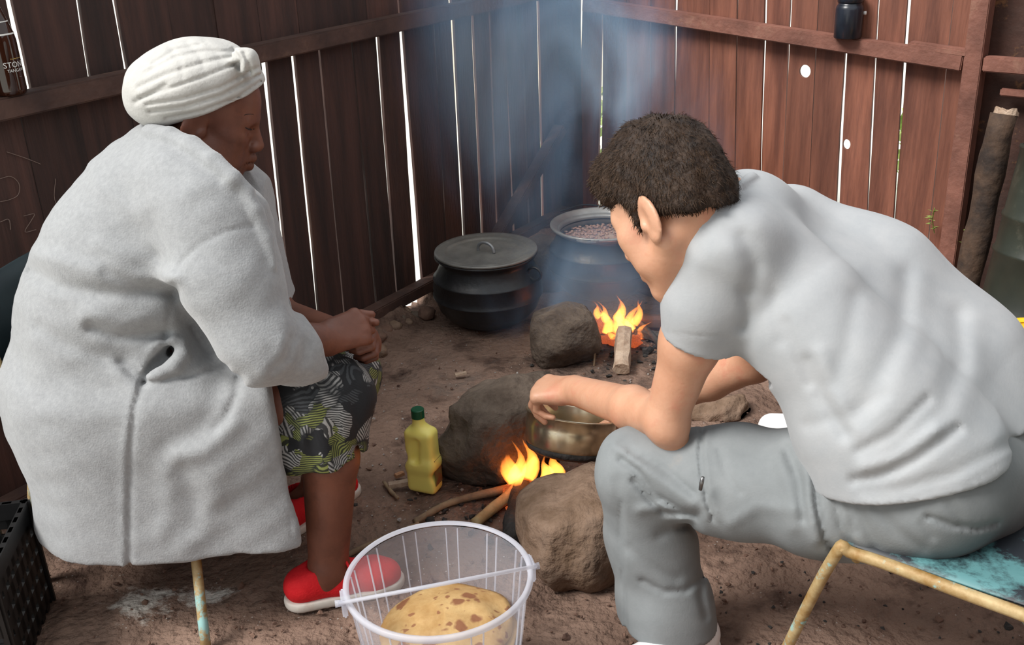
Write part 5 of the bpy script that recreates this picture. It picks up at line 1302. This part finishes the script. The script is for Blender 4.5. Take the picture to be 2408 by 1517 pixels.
# white shoes
M_WHITE = mat('white_leather', (.74, .74, .74), (.80, .80, .80), scale=20, rough=.5); M_WSOLE = mat('white_rubber', (.66, .64, .60), (.74, .72, .70), scale=20, rough=.6)
shoe(mlf, mldir, M_WHITE, M_WSOLE, man, .28, wd=.046, tongue=.2); shoe(mrf, mrdir, M_WHITE, M_WSOLE, man, .28, wd=.044)
# ================================================================ chairs, crate, rubbish, smoke
M_TEAL = mat('worn_teal_paint', (.07, .19, .20), (.11, .26, .27), scale=5, rough=.5, c3=(.010, .014, .02), s3=7, t3=(.43, .53), stretch=(1, 1, 1))
M_TUBE = mat('rusty_painted_tube', (.26, .14, .035), (.46, .35, .18), scale=22, rough=.6, c3=(.28, .50, .48), s3=16, t3=(.55, .62), metal=.1)
M_DKTEAL = mat('dark_teal_paint', (.010, .022, .028), (.022, .040, .046), scale=6, rough=.55)
def chair(label, FL, back, right, sw, sd_, zs, m_panel, m_tube, zb0, zb1, tilt, legs, r=.011):
    """FL = front corner on the viewer's side; back / right = seat directions; legs = feet of the four legs"""
    back = unit(back); right = unit(right); FL = np.asarray(FL, float)
    t = thing('metal_chair', label, 'chair', (FL[0], FL[1], 0))
    o = A(FL[0], FL[1], 0); z = A(0, 0, 1)
    P = lambda a, b, h: right * a * sw + back * b * sd_ + z * h
    # seat sheet: dished plate
    V, Fs = [], []; n = 10
    for j in range(n + 1):
        for i in range(n + 1):
            u, v = i / n, j / n; dip = -.010 * (1 - (2 * u - 1) ** 2) * (1 - (2 * v - 1) ** 2)
            V.append(P(.03 + .94 * u, .03 + .94 * v, zs + dip))
    for j in range(n):
        for i in range(n): Fs.append((j * (n + 1) + i, j * (n + 1) + i + 1, (j + 1) * (n + 1) + i + 1, (j + 1) * (n + 1) + i))
    so = obj('seat', mesh('seat', V, Fs), m_panel, t, smooth=True)
    sm = so.modifiers.new('thickness', 'SOLIDIFY'); sm.thickness = .004
    for a, lf, lb in ((0, legs[0], legs[1]), (1, legs[2], legs[3])):
        path = smooth_path([np.asarray(lf) - o, P(a, .02, zs - .03), P(a, .12, zs - .002), P(a, .55, zs - .004), P(a, .88, zs - .012), P(a, 1.0, zs - .06), np.asarray(lb) - o], 7)
        obj('leg_frame', tube(path, r, 10), m_tube, t, smooth=True)
    obj('front_bar', tube([P(0, .12, zs - .012), P(1, .12, zs - .012)], r * .8, 8), m_tube, t, smooth=True)
    # back posts and rest
    for a in (0.02, .98):
        obj('back_post', tube(smooth_path([P(a, .9, zs - .01), P(a, 1.02, zs + .12), P(a, 1.04 + tilt, zb1)], 6), r * .9, 8), m_tube, t, smooth=True)
    V, Fs = [], []
    for j in range(7):
        for i in range(11):
            u, v = i / 10, j / 6; bow = .05 * (1 - (2 * u - 1) ** 2); V.append(P(.0 + u, 1.03 + tilt * v + bow, zb0 + (zb1 - zb0) * v))
    for j in range(6):
        for i in range(10): Fs.append((j * 11 + i, j * 11 + i + 1, (j + 1) * 11 + i + 1, (j + 1) * 11 + i))
    bo = obj('backrest', mesh('backrest', V, Fs), m_panel, t, smooth=True)
    sm = bo.modifiers.new('thickness', 'SOLIDIFY'); sm.thickness = .006
    return t
mb = unit(A(.77, -.62, 0)); mr_ = unit(A(.62, .77, 0))
FLm = at_z(1948, 1296, .40)
chair('teal painted metal chair with rusty yellow tube legs under the bending man', FLm[:2], mb, mr_, .42, .40, .415, M_TEAL, M_TUBE, .55, .80, .12,
      [at_z(1808, 1610, 0), FLm * A(1, 1, 0) + mb * .46 + mr_ * -.01, FLm * A(1, 1, 0) + mr_ * .30 + mb * .44, FLm * A(1, 1, 0) + mr_ * .43 + mb * .46])
wb = -unit(A(.98, -.16, 0)); wr = unit(A(.16, .98, 0))
FLw = A(-.72, 1.965, 0)
chair('dark metal chair with rusty yellow legs under the grey coat', FLw[:2], wb, wr, .38, .37, .375, M_DKTEAL, M_TUBE, .46, .735, .10,
      [at_z(485, 1530, 0), FLw + wb * .44, FLw + wr * .40 - wb * .04, FLw + wb * .44 + wr * .40])
# black lattice crate beside the woman's chair
M_BLACK = mat('black_plastic', (.004, .004, .0045), (.008, .008, .008), scale=20, rough=.5)
cr0 = at_z(18, 1618, 0)
crate = thing('black_crate', 'black plastic lattice crate on the soil beside the dark chair', 'crate', (cr0[0] - .17, cr0[1] + .13, 0), rot=(0, 0, math.radians(8)))
hx, hy, hz = .17, .13, .27
obj('base', box(A(0, 0, .008), A(hx, 0, 0), A(0, hy, 0), A(0, 0, .008)), M_BLACK, crate)
for (c, a, n_) in ((A(0, -hy, 0), A(1, 0, 0), hx), (A(0, hy, 0), A(1, 0, 0), hx), (A(-hx, 0, 0), A(0, 1, 0), hy), (A(hx, 0, 0), A(0, 1, 0), hy)):
    th = unit(c) * .004; wall = obj('side_wall', box(c + A(0, 0, hz - .02), a * (n_ + .004), th * 1.6, A(0, 0, .02)), M_BLACK, crate)
    m = int(n_ * 2 / .035)
    for k in range(m + 1): obj('upright_bar', box(c + a * (-n_ + 2 * n_ * k / m) + A(0, 0, hz / 2), a * .010, th, A(0, 0, hz / 2)), M_BLACK, wall)
    for k in range(5): obj('cross_bar', box(c + A(0, 0, .03 + .048 * k), a * n_, th, A(0, 0, .016)), M_BLACK, wall)
# loose crumbs of soil, gravel and charcoal
def crumbs(name, n, area, smin_, smax, material, label, seed):
    g = np.random.default_rng(seed); bm = bmesh.new()
    for k in range(n):
        x, y = area(g); s_ = g.uniform(smin_, smax) * (1 if g.random() > .06 else 1.9)
        mt = Matrix.Translation((x, y, s_ * .25)) @ Matrix.Rotation(g.uniform(0, 6), 4, 'Z') @ Matrix.Diagonal((s_, s_ * g.uniform(.5, .9), s_ * g.uniform(.4, .8), 1))
        r_ = bmesh.ops.create_icosphere(bm, subdivisions=1, radius=1, matrix=mt)
        for v in r_['verts']: v.co += Vector(g.normal(size=3) * s_ * .16)
    o = tag(obj(name, bm, material), label, 'gravel'); o['kind'] = 'stuff'; return o
def px_area(x0, y0, x1, y1):
    def f(g):
        p = at_z(g.uniform(x0, x1), g.uniform(y0, y1), 0); return p[0], p[1]
    return f
crumbs('soil_crumbs', 900, px_area(0, 760, 2408, 1517), .002, .0065, M_CLAY, 'crumbs of brown soil scattered over the floor', 1)
crumbs('ash_grit', 420, px_area(850, 760, 1700, 1250), .0012, .0040, mat('ash_grit', (.24, .21, .19), (.40, .37, .34), scale=60, rough=1), 'pale ash grit scattered round the hearths', 2)
crumbs('charcoal_bits', 260, lambda g: tuple((f2 if g.random() < .5 else fb)[:2] + g.normal(size=2) * .13), .004, .012, M_CHAR, 'black charcoal bits lying round the fires', 3)
crumbs('yard_litter', 45, px_area(1640, 1300, 2408, 1517), .002, .006, M_CHAR, 'dark bits of litter below the teal chair', 4)

# smoke drifting up from the bean pot fire
def smoke(name, label, c, rad, density, scale, seed, shear=(0, 0), lo=.42, hi=.75):
    m = bpy.data.materials.new(name); m.use_nodes = True; N = m.node_tree.nodes; L = m.node_tree.links; N.remove(N['Principled BSDF'])
    vs = N.new('ShaderNodeVolumeScatter'); vs.inputs['Color'].default_value = (.36, .62, 1.0, 1); vs.inputs['Anisotropy'].default_value = 0.0
    tc = N.new('ShaderNodeTexCoord'); mp = N.new('ShaderNodeMapping'); mp.inputs['Scale'].default_value = (1, 1, .5); mp.inputs['Location'].default_value = (seed, seed * 2, 0)
    L.new(tc.outputs['Object'], mp.inputs['Vector']); nz = N.new('ShaderNodeTexNoise'); nz.inputs['Scale'].default_value = scale; nz.inputs['Detail'].default_value = 4; nz.inputs['Distortion'].default_value = 1.0
    L.new(mp.outputs['Vector'], nz.inputs['Vector'])
    mr = N.new('ShaderNodeMapRange'); mr.inputs['From Min'].default_value = lo; mr.inputs['From Max'].default_value = hi; L.new(nz.outputs['Fac'], mr.inputs['Value'])
    ln = N.new('ShaderNodeVectorMath'); ln.operation = 'LENGTH'
    dv = N.new('ShaderNodeVectorMath'); dv.operation = 'DIVIDE'; dv.inputs[1].default_value = rad
    sx = N.new('ShaderNodeSeparateXYZ'); L.new(tc.outputs['Object'], sx.inputs['Vector'])
    cb = N.new('ShaderNodeCombineXYZ')
    for ax, k in (('X', shear[0]), ('Y', shear[1])):
        q = N.new('ShaderNodeMath'); q.operation = 'MULTIPLY_ADD'; L.new(sx.outputs['Z'], q.inputs[0]); q.inputs[1].default_value = -k; L.new(sx.outputs[ax], q.inputs[2]); L.new(q.outputs[0], cb.inputs[ax])
    L.new(sx.outputs['Z'], cb.inputs['Z']); L.new(cb.outputs[0], dv.inputs[0]); L.new(dv.outputs[0], ln.inputs[0])
    fo = N.new('ShaderNodeMapRange'); fo.interpolation_type = 'SMOOTHSTEP'; fo.inputs['From Min'].default_value = 1.0; fo.inputs['From Max'].default_value = .25; L.new(ln.outputs['Value'], fo.inputs['Value'])
    mu = N.new('ShaderNodeMath'); mu.operation = 'MULTIPLY'; L.new(mr.outputs['Result'], mu.inputs[0]); L.new(fo.outputs['Result'], mu.inputs[1])
    m2 = N.new('ShaderNodeMath'); m2.operation = 'MULTIPLY'; L.new(mu.outputs[0], m2.inputs[0]); m2.inputs[1].default_value = density
    L.new(m2.outputs[0], vs.inputs['Density']); L.new(vs.outputs[0], N['Material Output'].inputs['Volume'])
    bm = bmesh.new(); bmesh.ops.create_icosphere(bm, subdivisions=3, radius=1.06)
    for v in bm.verts: v.co = (v.co.x * rad[0] + shear[0] * v.co.z * rad[2], v.co.y * rad[1] + shear[1] * v.co.z * rad[2], v.co.z * rad[2])
    o = tag(obj(name, bm, m, loc=c), label, 'smoke'); o['kind'] = 'stuff'; return o
SMOKE = True
if SMOKE:
    c = at_y(1330, 250, 3.65)
    smoke('smoke_plume', 'blue-grey wood smoke rising over the bean pot into the corner', c, (.62, .50, .80), 7.0, 2.6, 3.0, (-.25, .1))
    c = at_y(1390, 690, 3.28)
    smoke('hearth_smoke', 'thin blue smoke hanging low round the far hearth', c, (.46, .30, .30), 5.5, 4.0, 9.0)
